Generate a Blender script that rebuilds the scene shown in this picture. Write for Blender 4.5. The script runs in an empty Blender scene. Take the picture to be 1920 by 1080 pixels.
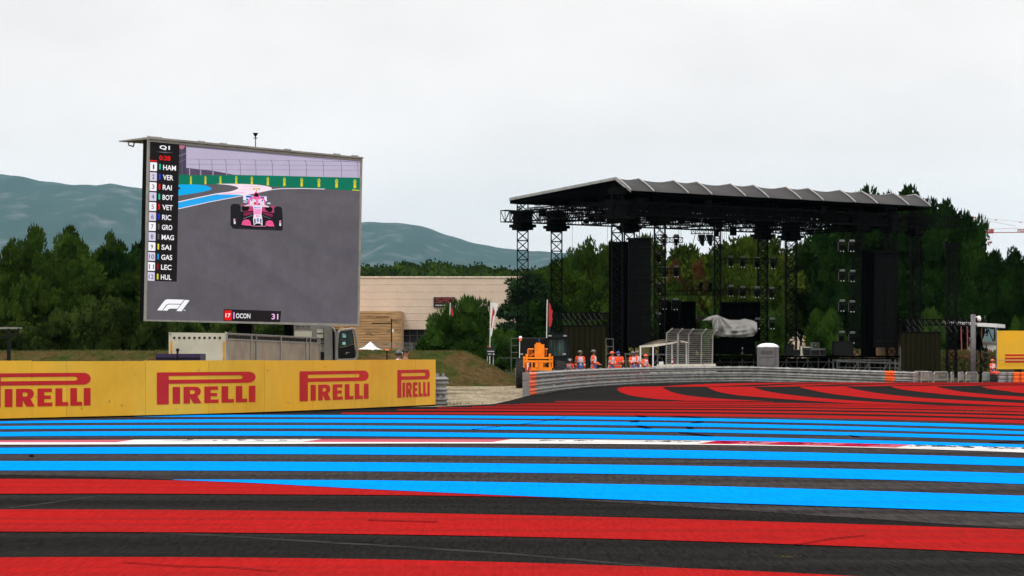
import bpy, bmesh, math, random
import numpy as np
from mathutils import Vector, Matrix, geometry
random.seed(7)
R = math.radians
sc = bpy.context.scene
C = sc.collection

# ------------------------------------------------------------------ camera
F, CX, HY, CH = 4400.0, 960.0, 663.0, 1.78          # focal length in photo pixels, horizon row, eye height
cd = bpy.data.cameras.new('camera'); cam = bpy.data.objects.new('camera', cd); C.objects.link(cam)
cam.location = (0, 0, CH); cam.rotation_euler = (R(90), 0, 0)
cd.sensor_width = 36.0; cd.lens = 36.0*F/1920.0; cd.shift_y = (HY-540.0)/1920.0
cd.clip_start = 0.5; cd.clip_end = 30000
sc.camera = cam
# ------------------------------------------------------------------ view, sampling
sc.view_settings.view_transform = 'Standard'; sc.view_settings.look = 'None'
sc.view_settings.exposure = 0.0; sc.view_settings.gamma = 1.0
sc.cycles.use_denoising = True; sc.cycles.denoiser = 'OPENIMAGEDENOISE'; sc.cycles.denoising_input_passes = 'RGB_ALBEDO_NORMAL'; sc.cycles.denoising_prefilter = 'ACCURATE'
sc.cycles.max_bounces = 5; sc.cycles.diffuse_bounces = 3; sc.cycles.glossy_bounces = 2
sc.cycles.transmission_bounces = 4; sc.cycles.volume_bounces = 1; sc.cycles.transparent_max_bounces = 8
sc.cycles.sample_clamp_indirect = 4.0
# ------------------------------------------------------------------ sky: overcast over a Nishita sky
SUN = Vector((-0.35, -0.75, 0.95)).normalized()
w = bpy.data.worlds.new('World'); sc.world = w; w.use_nodes = True
nt = w.node_tree; nt.nodes.clear()
def N(t, **k):
    n = nt.nodes.new(t)
    for a, b in k.items(): setattr(n, a, b)
    return n
out = N('ShaderNodeOutputWorld'); bg = N('ShaderNodeBackground'); bg.inputs[1].default_value = 0.1
sky = N('ShaderNodeTexSky', sky_type='NISHITA', sun_disc=False, sun_elevation=math.asin(SUN.z), sun_rotation=math.atan2(SUN.x, SUN.y))
tc = N('ShaderNodeTexCoord'); sp = N('ShaderNodeSeparateXYZ'); nt.links.new(tc.outputs['Generated'], sp.inputs[0])
mr = N('ShaderNodeMapRange'); mr.interpolation_type = 'SMOOTHSTEP'; mr.inputs[1].default_value = 0.12; mr.inputs[2].default_value = 1.0
mr.inputs[3].default_value = 10.25; mr.inputs[4].default_value = 25.0
nt.links.new(sp.outputs[2], mr.inputs[0])
mp = N('ShaderNodeMapping'); mp.inputs['Scale'].default_value = (1, 1, 2.4); mp.inputs['Location'].default_value = (.35, .1, .3)
nt.links.new(tc.outputs['Generated'], mp.inputs[0])
n1 = N('ShaderNodeTexNoise'); n1.inputs['Scale'].default_value = 5.5; n1.inputs['Detail'].default_value = 5; n1.inputs['Roughness'].default_value = .5
nt.links.new(mp.outputs[0], n1.inputs[0])
mc = N('ShaderNodeMapRange'); mc.inputs[1].default_value = .3; mc.inputs[2].default_value = .7; mc.inputs[3].default_value = .86; mc.inputs[4].default_value = 1.05
nt.links.new(n1.outputs[0], mc.inputs[0])
mu = N('ShaderNodeMath', operation='MULTIPLY'); nt.links.new(mr.outputs[0], mu.inputs[0]); nt.links.new(mc.outputs[0], mu.inputs[1])
cc = N('ShaderNodeCombineColor')
for i, k in enumerate((1.055, 1.0, .975)):
    m = N('ShaderNodeMath', operation='MULTIPLY'); m.inputs[1].default_value = k
    nt.links.new(mu.outputs[0], m.inputs[0]); nt.links.new(m.outputs[0], cc.inputs[i])
mx = N('ShaderNodeMix', data_type='RGBA'); mx.inputs[0].default_value = .95
hs = N('ShaderNodeHueSaturation'); hs.inputs['Saturation'].default_value = .15
nt.links.new(sky.outputs[0], hs.inputs['Color'])
nt.links.new(hs.outputs[0], mx.inputs[6]); nt.links.new(cc.outputs[0], mx.inputs[7])
nt.links.new(mx.outputs[2], bg.inputs[0]); nt.links.new(bg.outputs[0], out.inputs[0])
# ------------------------------------------------------------------ sun through the cloud
sl = bpy.data.lights.new('sun', 'SUN'); sl.energy = 1.2; sl.angle = R(14); sl.color = (1, .97, .92)
so = bpy.data.objects.new('sun', sl); C.objects.link(so)
so.rotation_euler = (-SUN).to_track_quat('-Z', 'Y').to_euler(); so.location = (0, -20, 60)

# ================================================================== helpers
def P(px, py, d): return Vector(((px-CX)*d/F, d, CH-(py-HY)*d/F))
def X(px, d): return (px-CX)*d/F
def Z(py, d): return CH-(py-HY)*d/F
def G(px, py, z=0.0):
    d = F*(CH-z)/(py-HY); return Vector(((px-CX)*d/F, d, z))
def lin(r, g, b):
    f = lambda c: (c/255/12.92) if c/255 <= .04045 else ((c/255+.055)/1.055)**2.4
    return (f(r), f(g), f(b))
def V(*a): return Vector(a)

def mat(name, col, rough=.6, metal=0., var=.12, scale=3., bump=0., stretch=(1, 1, 1), spec=.4, col2=None, lo=.35, hi=.65, detail=4, attr=None, grain=0., gs=14., gst=(.35, 1, 1)):
    m = bpy.data.materials.new(name); m.use_nodes = True
    t = m.node_tree; b = t.nodes['Principled BSDF']
    b.inputs['Roughness'].default_value = rough; b.inputs['Metallic'].default_value = metal
    b.inputs['Specular IOR Level'].default_value = spec
    if col2 is None: col2 = tuple(c*(1-var*2) for c in col); col = tuple(min(1, c*(1+var)) for c in col)
    tcn = t.nodes.new('ShaderNodeTexCoord'); mpn = t.nodes.new('ShaderNodeMapping'); mpn.inputs['Scale'].default_value = stretch
    t.links.new(tcn.outputs['Object'], mpn.inputs[0])
    nz = t.nodes.new('ShaderNodeTexNoise'); nz.inputs['Scale'].default_value = scale; nz.inputs['Detail'].default_value = detail
    t.links.new(mpn.outputs[0], nz.inputs[0])
    r = t.nodes.new('ShaderNodeMapRange'); r.inputs[1].default_value = lo; r.inputs[2].default_value = hi
    t.links.new(nz.outputs[0], r.inputs[0])
    x = t.nodes.new('ShaderNodeMix'); x.data_type = 'RGBA'
    x.inputs[6].default_value = (*col, 1); x.inputs[7].default_value = (*col2, 1)
    t.links.new(r.outputs[0], x.inputs[0])
    last = x.outputs[2]
    if grain:
        mg = t.nodes.new('ShaderNodeMapping'); mg.inputs['Scale'].default_value = gst; t.links.new(tcn.outputs['Object'], mg.inputs[0])
        ng = t.nodes.new('ShaderNodeTexNoise'); ng.inputs['Scale'].default_value = gs; ng.inputs['Detail'].default_value = 6; ng.inputs['Roughness'].default_value = .75; t.links.new(mg.outputs[0], ng.inputs[0])
        rg_ = t.nodes.new('ShaderNodeMapRange'); rg_.inputs[1].default_value = .3; rg_.inputs[2].default_value = .7; rg_.inputs[3].default_value = 1-grain; rg_.inputs[4].default_value = 1+grain; t.links.new(ng.outputs[0], rg_.inputs[0])
        yg = t.nodes.new('ShaderNodeMix'); yg.data_type = 'RGBA'; yg.blend_type = 'MULTIPLY'; yg.inputs[0].default_value = 1; t.links.new(last, yg.inputs[6]); t.links.new(rg_.outputs[0], yg.inputs[7]); last = yg.outputs[2]
    if attr:
        a = t.nodes.new('ShaderNodeAttribute'); a.attribute_name = attr
        y = t.nodes.new('ShaderNodeMix'); y.data_type = 'RGBA'; y.blend_type = 'MULTIPLY'; y.inputs[0].default_value = 1
        t.links.new(last, y.inputs[6]); t.links.new(a.outputs['Color'], y.inputs[7]); last = y.outputs[2]
    t.links.new(last, b.inputs['Base Color'])
    if bump:
        bn = t.nodes.new('ShaderNodeBump'); bn.inputs['Strength'].default_value = bump; bn.inputs['Distance'].default_value = .05
        t.links.new(nz.outputs[0], bn.inputs['Height']); t.links.new(bn.outputs[0], b.inputs['Normal'])
    return m
def emit(name, rgb, s=1.0, var=0., scale=2.):
    m = bpy.data.materials.new(name); m.use_nodes = True
    t = m.node_tree; b = t.nodes['Principled BSDF']; c = lin(*rgb)
    b.inputs['Base Color'].default_value = (.01, .01, .01, 1); b.inputs['Roughness'].default_value = .5
    b.inputs['Specular IOR Level'].default_value = .0
    b.inputs['Emission Color'].default_value = (*c, 1); b.inputs['Emission Strength'].default_value = s
    if var:
        tcn = t.nodes.new('ShaderNodeTexCoord')
        nz = t.nodes.new('ShaderNodeTexNoise'); nz.inputs['Scale'].default_value = scale; nz.inputs['Detail'].default_value = 6; nz.inputs['Roughness'].default_value = .7
        t.links.new(tcn.outputs['Object'], nz.inputs[0])
        x = t.nodes.new('ShaderNodeMix'); x.data_type = 'RGBA'
        x.inputs[6].default_value = (*[k*(1-var) for k in c], 1); x.inputs[7].default_value = (*[k*(1+var) for k in c], 1)
        t.links.new(nz.outputs[0], x.inputs[0]); t.links.new(x.outputs[2], b.inputs['Emission Color'])
    return m

WM = {}
def link(o): C.objects.link(o); return o
def tag(o, label=None, cat=None, group=None, kind=None):
    if label: o['label'] = label
    if cat: o['category'] = cat
    if group: o['group'] = group
    if kind: o['kind'] = kind
    return o
def empty(name, loc, label, cat, group=None, rz=0.):
    o = link(bpy.data.objects.new(name, None)); o.location = loc; o.rotation_euler = (0, 0, rz); o.empty_display_size = .3
    WM[o] = Matrix.Translation(Vector(loc)) @ Matrix.Rotation(rz, 4, 'Z')
    return tag(o, label, cat, group)
class MB:
    def __init__(s): s.v = []; s.f = []; s.m = []; s.cur = 0
    def use(s, i): s.cur = i; return s
    def add(s, vs, fs):
        n = len(s.v); s.v += [tuple(v) for v in vs]; s.f += [tuple(i+n for i in f) for f in fs]; s.m += [s.cur]*len(fs); return s
    def quad(s, a, b, c, d): return s.add([a, b, c, d], [(0, 1, 2, 3)])
    def hexa(s, p):  # 8 points: bottom 4, top 4
        return s.add(p, [(0, 3, 2, 1), (4, 5, 6, 7), (0, 1, 5, 4), (1, 2, 6, 5), (2, 3, 7, 6), (3, 0, 4, 7)])
    def box(s, x0, x1, y0, y1, z0, z1):
        if x0 > x1: x0, x1 = x1, x0
        if z0 > z1: z0, z1 = z1, z0
        return s.hexa([(x0, y0, z0), (x1, y0, z0), (x1, y1, z0), (x0, y1, z0), (x0, y0, z1), (x1, y0, z1), (x1, y1, z1), (x0, y1, z1)])
    def pbox(s, px0, px1, py0, py1, d, dep):
        return s.box(X(px0, d), X(px1, d), d, d+dep, Z(py1, d), Z(py0, d))
    def obox(s, c, u, v, w_):  # centre, half vectors
        c, u, v, w_ = map(Vector, (c, u, v, w_))
        return s.hexa([c-u-v-w_, c+u-v-w_, c+u+v-w_, c-u+v-w_, c-u-v+w_, c+u-v+w_, c+u+v+w_, c-u+v+w_])
    def bar(s, p, q, r, n=4, r2=None, cap=True):
        p, q = Vector(p), Vector(q); r2 = r if r2 is None else r2
        a = (q-p)
        if a.length < 1e-6: return s
        a.normalize(); t = Vector((0, 0, 1)) if abs(a.z) < .9 else Vector((1, 0, 0))
        u = a.cross(t).normalized(); v = a.cross(u)
        vs = []
        for c, rr in ((p, r), (q, r2)):
            for i in range(n):
                th = 2*math.pi*(i+.5)/n; vs.append(c+u*math.cos(th)*rr+v*math.sin(th)*rr)
        fs = [(i, (i+1) % n, n+(i+1) % n, n+i) for i in range(n)]
        if cap: fs += [tuple(range(n-1, -1, -1)), tuple(range(n, 2*n))]
        return s.add(vs, fs)
    def path(s, pts, r, n=6):
        for a, b in zip(pts, pts[1:]): s.bar(a, b, r, n)
        return s
    def loft(s, secs, n=12, cap=True):  # secs: (centre, rx, ry) horizontal ellipses
        vs = []
        for c, rx, ry in secs:
            for i in range(n):
                th = 2*math.pi*i/n; vs.append(Vector(c)+Vector((rx*math.cos(th), ry*math.sin(th), 0)))
        fs = []
        for k in range(len(secs)-1):
            fs += [(k*n+i, k*n+(i+1) % n, (k+1)*n+(i+1) % n, (k+1)*n+i) for i in range(n)]
        if cap: fs += [tuple(range(n-1, -1, -1)), tuple(range((len(secs)-1)*n, len(secs)*n))]
        return s.add(vs, fs)
    def ell(s, c, r, nu=12, nv=8, z0=-1., M=None, squash=None):
        c = Vector(c); vs = []; fs = []
        t0 = math.asin(max(-1, z0))
        for j in range(nv+1):
            t = t0+(math.pi/2-t0)*j/nv
            for i in range(nu):
                p = 2*math.pi*i/nu
                q = Vector((r[0]*math.cos(t)*math.cos(p), r[1]*math.cos(t)*math.sin(p), r[2]*math.sin(t)))
                if M: q = M @ q
                vs.append(c+q)
        for j in range(nv):
            fs += [(j*nu+i, j*nu+(i+1) % nu, (j+1)*nu+(i+1) % nu, (j+1)*nu+i) for i in range(nu)]
        if z0 > -1: fs.append(tuple(range(nu-1, -1, -1)))
        return s.add(vs, fs)
    def extr(s, pts, vec):  # planar polygon (3D points) extruded by vec
        pts = [Vector(p) for p in pts]; vec = Vector(vec); n = len(pts)
        tris = geometry.tessellate_polygon([pts])
        fs = [tuple(t) for t in tris]+[tuple(i+n for i in reversed(t)) for t in tris]
        fs += [(i, (i+1) % n, n+(i+1) % n, n+i) for i in range(n)]
        return s.add(pts+[p+vec for p in pts], fs)
    def flat(s, pts):
        pts = [Vector(p) for p in pts]
        return s.add(pts, [tuple(t) for t in geometry.tessellate_polygon([pts])])
    def build(s, name, mats, parent=None, smooth=False, local=False, label=None, cat=None, group=None, kind=None, fix=True):
        me = bpy.data.meshes.new(name)
        vs = s.v; loc = None
        if parent is not None and not local:
            Mi = WM[parent].inverted(); vs = [tuple(Mi @ Vector(v)) for v in vs]
        elif parent is None and not local and kind is None:
            a = np.array(vs); loc = Vector(((a[:, 0].min()+a[:, 0].max())/2, (a[:, 1].min()+a[:, 1].max())/2, a[:, 2].min()))
            vs = [tuple(Vector(v)-loc) for v in vs]
        me.from_pydata(vs, [], s.f)
        for m in (mats if isinstance(mats, (list, tuple)) else [mats]): me.materials.append(m)
        me.polygons.foreach_set('material_index', s.m)
        if smooth: me.polygons.foreach_set('use_smooth', [True]*len(me.polygons))
        me.update()
        if fix:
            bm = bmesh.new(); bm.from_mesh(me); bmesh.ops.recalc_face_normals(bm, faces=bm.faces); bm.to_mesh(me); bm.free()
        o = link(bpy.data.objects.new(name, me))
        if loc is not None: o.location = loc
        if parent is not None:
            o.parent = parent; WM[o] = WM.get(parent, Matrix())
        else: WM[o] = Matrix.Translation(loc) if loc is not None else Matrix()
        return tag(o, label, cat, group, kind)
def copy_tree(o, parent=None):
    c = o.copy(); C.objects.link(c); c.parent = parent
    for ch in [k for k in C.objects if k.parent == o]: copy_tree(ch, c)
    return c
def truss(mb, A, B, w_, h, nb, r=.05, rd=.03, cross=False):
    A, B = Vector(A), Vector(B); a = (B-A).normalized()
    up = Vector((0, 0, 1)) if abs(a.z) < .9 else Vector((0, 1, 0))
    s_ = a.cross(up).normalized()*w_/2; up = s_.cross(a).normalized()*h/2
    off = [s_+up, s_-up, -s_-up, -s_+up]
    for o_ in off: mb.bar(A+o_, B+o_, r)
    for k in range(nb):
        p = A.lerp(B, k/nb); q = A.lerp(B, (k+1)/nb)
        for i in range(4):
            o1, o2 = off[i], off[(i+1) % 4]
            if cross:
                mb.bar(p+o1, q+o2, rd, cap=False); mb.bar(p+o2, q+o1, rd, cap=False)
            elif k % 2 == 0: mb.bar(p+o1, q+o2, rd, cap=False)
            else: mb.bar(p+o2, q+o1, rd, cap=False)
            mb.bar(p+o1, p+o2, rd, cap=False)
    for i in range(4): mb.bar(B+off[i], B+off[(i+1) % 4], rd)
def text_pts(s, bold=0.0, shear=0.0):
    """flat triangulated text; returns verts normalised to height 1 and natural width, faces"""
    cu = bpy.data.curves.new('t', 'FONT'); cu.body = s; cu.offset = bold; cu.shear = shear; cu.resolution_u = 3
    o = bpy.data.objects.new('t', cu); C.objects.link(o); dg = bpy.context.evaluated_depsgraph_get()
    me = bpy.data.meshes.new_from_object(o.evaluated_get(dg))
    vs = np.array([tuple(v.co) for v in me.vertices]); fs = [tuple(p.vertices) for p in me.polygons]
    C.objects.unlink(o); bpy.data.objects.remove(o); bpy.data.meshes.remove(me); bpy.data.curves.remove(cu)
    vs = vs-vs.min(0); vs /= max(1e-6, vs[:, 1].max())
    return vs, fs
def smooth_poly(pts, k=6):
    pts = [np.array(p, float) for p in pts]; o_ = []
    for i in range(len(pts)-1):
        p0 = pts[max(0, i-1)]; p1 = pts[i]; p2 = pts[i+1]; p3 = pts[min(len(pts)-1, i+2)]
        for j in range(k):
            t = j/k
            o_.append(.5*((2*p1)+(-p0+p2)*t+(2*p0-5*p1+4*p2-p3)*t*t+(-p0+3*p1-3*p2+p3)*t**3))
    o_.append(pts[-1]); return [tuple(p) for p in o_]

# ================================================================== materials
M = {}
M['asphalt'] = mat('asphalt_dark', (.0125, .012, .0115), .9, col2=(.021, .021, .020), scale=.9, stretch=(.12, 1.2, 1), lo=.45, hi=.75, spec=0, detail=9, grain=.45, gs=24, gst=(1, .10, 1))
M['track'] = mat('asphalt_track', (.042, .039, .038), .85, col2=(.024, .022, .022), scale=.9, stretch=(.06, 1.8, 1), spec=0, detail=9, grain=.5, gs=16, gst=(1, .08, 1))
M['blue'] = mat('paint_blue', (.001, .215, .78), .75, col2=(.004, .15, .5), scale=1.1, stretch=(.08, 2.2, 1), lo=.5, hi=.85, spec=0, detail=9, grain=.13, gs=15, gst=(1, .08, 1))
M['red'] = mat('paint_red', (.285, .0105, .0105), .9, col2=(.17, .013, .012), scale=1.1, stretch=(.09, 1.8, 1), lo=.42, hi=.78, spec=0, detail=9, grain=.22, gs=24, gst=(1, .10, 1))
M['kwhite'] = mat('paint_kerb_white', (.5, .5, .49), .8, col2=(.10, .095, .095), scale=2.2, stretch=(.25, 2, 1), lo=.5, hi=.72, detail=9, spec=0)
M['kred'] = mat('paint_kerb_red', (.36, .025, .06), .8, col2=(.32, .20, .21), scale=1.4, stretch=(.12, 2, 1), lo=.42, hi=.7, detail=9, spec=0)
M['rubber'] = mat('rubber_mark', (.008, .008, .008), .8, spec=0)
M['gravel'] = mat('gravel', (.25, .215, .15), .95, col2=(.10, .082, .055), scale=.9, stretch=(.5, .13, 1), lo=.40, hi=.72, bump=.3, spec=0, detail=10, grain=.4, gs=5, gst=(1, .05, 1))
M['ground'] = mat('ground', (.055, .05, .025), .95, col2=(.025, .035, .012), scale=.2, spec=0, detail=6)
M['bank'] = mat('bank_grass', (.060, .040, .017), .95, col2=(.022, .036, .008), scale=.8, stretch=(.6, .16, .6), lo=.42, hi=.64, bump=.4, spec=0, detail=12, grain=.6, gs=2.6, gst=(1, .3, 1))
M['blade'] = mat('grass_blade', (.05, .075, .015), .8, col2=(.11, .09, .03), scale=1.5, spec=.1)
M['yellow'] = mat('board_yellow', (.78, .41, .018), .55, col2=(.70, .40, .03), scale=.45, spec=.25, lo=.4, hi=.6, bump=.25, grain=.05, gs=3, gst=(1, 1, .4))
M['lred'] = mat('board_red', (.50, .008, .008), .55, var=.06, scale=.8, spec=.3)
M['galv'] = mat('galvanised_steel', (.25, .26, .25), .55, metal=.15, var=.18, scale=2.5, detail=6)
M['orange'] = mat('paint_orange', (.85, .115, .01), .5, var=.08)
M['torange'] = mat('machine_orange', (.85, .22, .0), .45, var=.08)
M['black'] = mat('black_steel', (.0016, .0018, .0018), .7, var=.2, spec=.06)
M['dark'] = mat('dark_plastic', (.004, .005, .005), .6, var=.2, spec=.15)
M['fabric'] = mat('dark_fabric', (.0012, .0012, .0012), .9, var=.2, spec=0)
M['dgreen'] = mat('machine_green', (.003, .009, .007), .5, var=.15, spec=.15)
M['yellow2'] = mat('board_yellow_faded', (.72, .41, .03), .6, col2=(.66, .36, .02), scale=.6, spec=.25, lo=.4, hi=.6, bump=.3, grain=.06, gs=3, gst=(1, 1, .4))
M['stain'] = mat('board_stain', (.50, .30, .03), .7)
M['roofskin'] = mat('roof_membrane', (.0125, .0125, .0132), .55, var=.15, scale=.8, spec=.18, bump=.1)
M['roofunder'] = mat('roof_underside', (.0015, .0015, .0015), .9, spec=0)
M['alu'] = mat('aluminium', (.32, .32, .31), .4, metal=.5, var=.1)
M['white'] = mat('white_paint', (.72, .72, .70), .5, var=.04)
M['cream'] = mat('cream_panel', (.42, .41, .33), .5, var=.08, scale=1.)
M['silver'] = mat('silver_paint', (.24, .24, .22), .4, metal=.3, var=.12, scale=1.)
M['tyre'] = mat('rubber', (.012, .012, .012), .8, var=.2)
M['glass'] = mat('cab_glass', (.006, .02, .016), .15, col2=(.05, .09, .08), scale=3, stretch=(2.5, 1, .25), lo=.45, hi=.75, spec=.25)  # pale upright streaks in the colour imitate reflections
M['tube'] = mat('dull_tube', (.075, .08, .076), .6, spec=.1)
M['curt'] = mat('led_panel', (.012, .017, .007), .8, col2=(.018, .012, .007), scale=6, spec=0)
M['tarp'] = mat('tarpaulin', (.18, .18, .172), .85, var=.1, scale=1.)
M['toilet'] = mat('toilet_plastic', (.11, .11, .11), .55, var=.08)
M['stone'] = mat('precast_concrete', (.52, .42, .33), .85, var=.03, scale=.5, grain=.04, gs=2, gst=(1, 1, 1))
M['slat'] = mat('timber_slats', (.40, .24, .105), .8, var=.2, scale=1.6, stretch=(.25, .25, 5))
M['plaster'] = mat('tan_plaster', (.34, .2, .1), .85, var=.08)
M['window'] = mat('dark_glazing', (.01, .012, .012), .3, var=.3)
M['conc'] = mat('pale_concrete', (.58, .55, .48), .8, var=.08)
M['tred'] = mat('tent_red', (.45, .015, .02), .6, var=.05)
M['signred'] = mat('sign_red', (.22, .015, .015), .6)
M['navy'] = mat('navy_print', (.03, .05, .3), .6)
M['purple'] = mat('generator_purple', (.02, .008, .05), .5, var=.2)
M['skin'] = mat('skin', (.28, .12, .07), .6, var=.08)
M['hair'] = mat('hair', (.015, .01, .008), .7)
M['jacket'] = mat('orange_overall', (.85, .06, .01), .7, var=.1, scale=8, bump=.2)
M['tabard'] = mat('white_tabard', (.62, .5, .54), .7, var=.05)
M['tblue'] = mat('tabard_blue', (.03, .11, .35), .7)
M['reflect'] = mat('reflective_tape', (.45, .45, .38), .4, metal=.2)
M['helmet'] = mat('silver_helmet', (.10, .09, .07), .25, metal=.5)
M['trouser'] = mat('dark_trousers', (.02, .02, .025), .8)
M['bark'] = mat('bark', (.045, .03, .02), .9, var=.3, scale=4, stretch=(1, 1, .2), bump=.5)
M['hivis'] = mat('yellow_vest', (.35, .75, .05), .6)
M['crane'] = mat('crane_red', (.33, .06, .06), .5)
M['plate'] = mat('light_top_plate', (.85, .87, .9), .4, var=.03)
M['plate_shaded'] = mat('light_top_plate_shaded', (.10, .105, .11), .4, var=.03)  # darker copy of the top plate; its weaker light is in the colour
M['rig'] = mat('rigging_steel', (.012, .013, .013), .6, spec=.1)
M['strapg'] = mat('strap_grey', (.06, .06, .058), .7, spec=.1)
def leafmat(name, a, b): return mat(name, a, .75, col2=b, scale=.35, spec=0, attr='tone', lo=.4, hi=.65)
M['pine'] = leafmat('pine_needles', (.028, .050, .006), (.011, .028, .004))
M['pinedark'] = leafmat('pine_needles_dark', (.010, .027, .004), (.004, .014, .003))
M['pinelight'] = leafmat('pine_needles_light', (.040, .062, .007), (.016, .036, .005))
M['oak'] = leafmat('oak_leaves', (.024, .040, .008), (.009, .020, .004))
M['dead'] = leafmat('dead_leaves', (.060, .026, .010), (.032, .026, .008))
M['cedar'] = leafmat('cedar_needles', (.020, .044, .016), (.009, .024, .009))
M['bush'] = leafmat('bush_leaves', (.026, .060, .008), (.012, .034, .005))
# ================================================================== ground, track and paint
mb = MB(); mb.quad((-24000, -60, 0), (24000, -60, 0), (24000, 24000, 0), (-24000, 24000, 0)); mb.build('ground', M['ground'], kind='structure')
edge = [(-1500, 806), (-600, 797), (0, 786), (273, 780), (416, 776.5), (600, 770), (735, 764), (830, 762.3), (925, 757.5), (960, 750), (985, 743), (1060, 731.5), (1110, 725.5), (1185, 721), (1260, 718), (1360, 716), (1460, 715), (1720, 715), (2400, 715)]
pts = [G(*p, .004) for p in edge]
e0, e1 = pts[0], pts[-1]
mb = MB(); mb.flat([V(e0.x-40, -30, .004)]+pts+[V(e1.x+40, -30, .004)]); mb.build('asphalt', M['asphalt'], kind='structure')
def fit(cols):
    xs = np.array([c[0] for c in cols], float)
    dg_ = min(3, len(cols)-1)
    a = np.polyfit(xs/1000, [c[1] for c in cols], dg_); b = np.polyfit(xs/1000, [c[2] for c in cols], dg_)
    lo, hi = max(xs.min(), 0)-60, min(xs.max(), 1920)+60
    def ev(c, x):
        if lo <= x <= hi: return float(np.polyval(c, x/1000))
        e = hi if x > hi else lo; t = 40 if x > hi else -40      # straight on beyond the measured part
        v0 = float(np.polyval(c, e/1000)); v1 = float(np.polyval(c, (e-t)/1000)); return v0+(v0-v1)/abs(t)*abs(x-e)
    return lambda x: (ev(a, x), ev(b, x))
def band(mb, cols, z, x0=-700, x1=2900, step=40, deg=None):
    f = fit(cols); n = max(2, int((x1-x0)/step)+1); L = []
    for i in range(n+1):
        x = x0+(x1-x0)*i/n; a, b = f(x); L.append((G(x, a, z), G(x, b, z)))
    for (a, b), (c, d) in zip(L, L[1:]): mb.quad(b, d, c, a)
# track (greyer asphalt) between the two run-off areas
mb = MB(); band(mb, [(0, 775, 890), (480, 776.5, 905), (960, 777.2, 931), (1200, 779, 945), (1445, 782.8, 960), (1890, 793.6, 990)], .008); mb.build('track', M['track'], kind='structure')
B = MB()
band(B, [(480, 778, 782), (700, 778.5, 782.5), (960, 780, 785), (1445, 786.3, 791.5), (1890, 797.5, 803.5)], .016)
band(B, [(0, 790, 793.8), (480, 786, 792), (960, 788, 794.7), (1445, 796, 802.5), (1890, 807.7, 813.5)], .016)
band(B, [(0, 798.7, 804.5), (480, 797.5, 803.5), (960, 799.7, 805.3), (1445, 807.5, 813.5), (1890, 817.7, 825)], .016)
band(B, [(0, 810, 818), (480, 809, 817), (960, 811.5, 819.7), (1445, 821.3, 828), (1890, 832.5, 838)], .016)
band(B, [(0, 839.5, 851), (480, 838, 851), (960, 840, 855), (1445, 847, 862), (1890, 858, 873)], .016)
band(B, [(0, 864.5, 882), (480, 865, 882.5), (960, 870, 886), (1445, 875.5, 894), (1890, 887, 906.5)], .016)
tl = smooth_poly([(325, 899), (480, 899.2), (700, 900.5), (960, 904.3), (1200, 908.5), (1445, 914.5), (1890, 928.6), (2120, 937), (2900, 966)], 5)
bl = smooth_poly([(325, 899.6), (480, 905.5), (600, 912), (760, 920), (960, 929), (1100, 934.5), (1260, 940), (1445, 945.5), (1890, 960), (2120, 968), (2900, 998)], 5)
B.flat([G(*p, .020) for p in tl]+[G(*p, .020) for p in reversed(bl)])
B.build('blue_markings', M['blue'], kind='structure')
Rr = MB()
band(Rr, [(0, 955, 996.5), (480, 957.5, 999), (960, 965.3, 1005.8), (1445, 978, 1019), (1890, 992, 1037)], .012)
band(Rr, [(0, 1045, 1091), (480, 1045.5, 1093), (960, 1054.5, 1101), (1445, 1072, 1120), (1600, 1080, 1130)], .012)
band(Rr, [(0, 1160, 1245), (960, 1172, 1260), (1900, 1215, 1310)], .012)
t1 = smooth_poly([(-700, 893), (-200, 896), (0, 897.5), (240, 899), (480, 905.5), (760, 919), (960, 929), (1090, 934)], 5)
b1 = smooth_poly([(-700, 924), (-200, 925), (0, 925.5), (240, 925.3), (480, 926.7), (760, 928.5), (960, 931.3), (1090, 934.4)], 5)
Rr.flat([G(*p, .014) for p in t1]+[G(*p, .014) for p in reversed(b1)])
for cols, x0 in (([(700, 773.6, 776), (960, 773, 776.5), (1140, 774.5, 778.5), (1445, 777, 782), (1890, 787, 793)], 640),
                 ([(780, 767.6, 769.5), (960, 767.7, 770.5), (1140, 768.3, 771.3), (1445, 770.7, 774), (1890, 779.3, 783.7)], 745),
                 ([(850, 764.2, 765.4), (960, 764, 765.8), (1140, 763.8, 765.9), (1445, 765, 768), (1890, 772.7, 776)], 820),
                 ([(900, 761.6, 762.6), (1140, 760.5, 762), (1445, 760.9, 763), (1890, 768, 770.6)], 885),
                 ([(960, 758.6, 759.8), (1140, 757.3, 759), (1445, 758, 759.8), (1890, 766, 767.6)], 930),
                 ([(1010, 756.3, 757.2), (1140, 754.6, 756.2), (1445, 755.2, 757.1), (1890, 764.2, 765.4)], 975),
                 ([(1050, 752.3, 753.4), (1140, 752.3, 753.7), (1300, 752.6, 753.6), (1445, 753.6, 754.4)], 1040)):
    band(Rr, cols, .012, x0=x0, x1=2900 if cols[-1][0] > 1500 else 1450)
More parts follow.
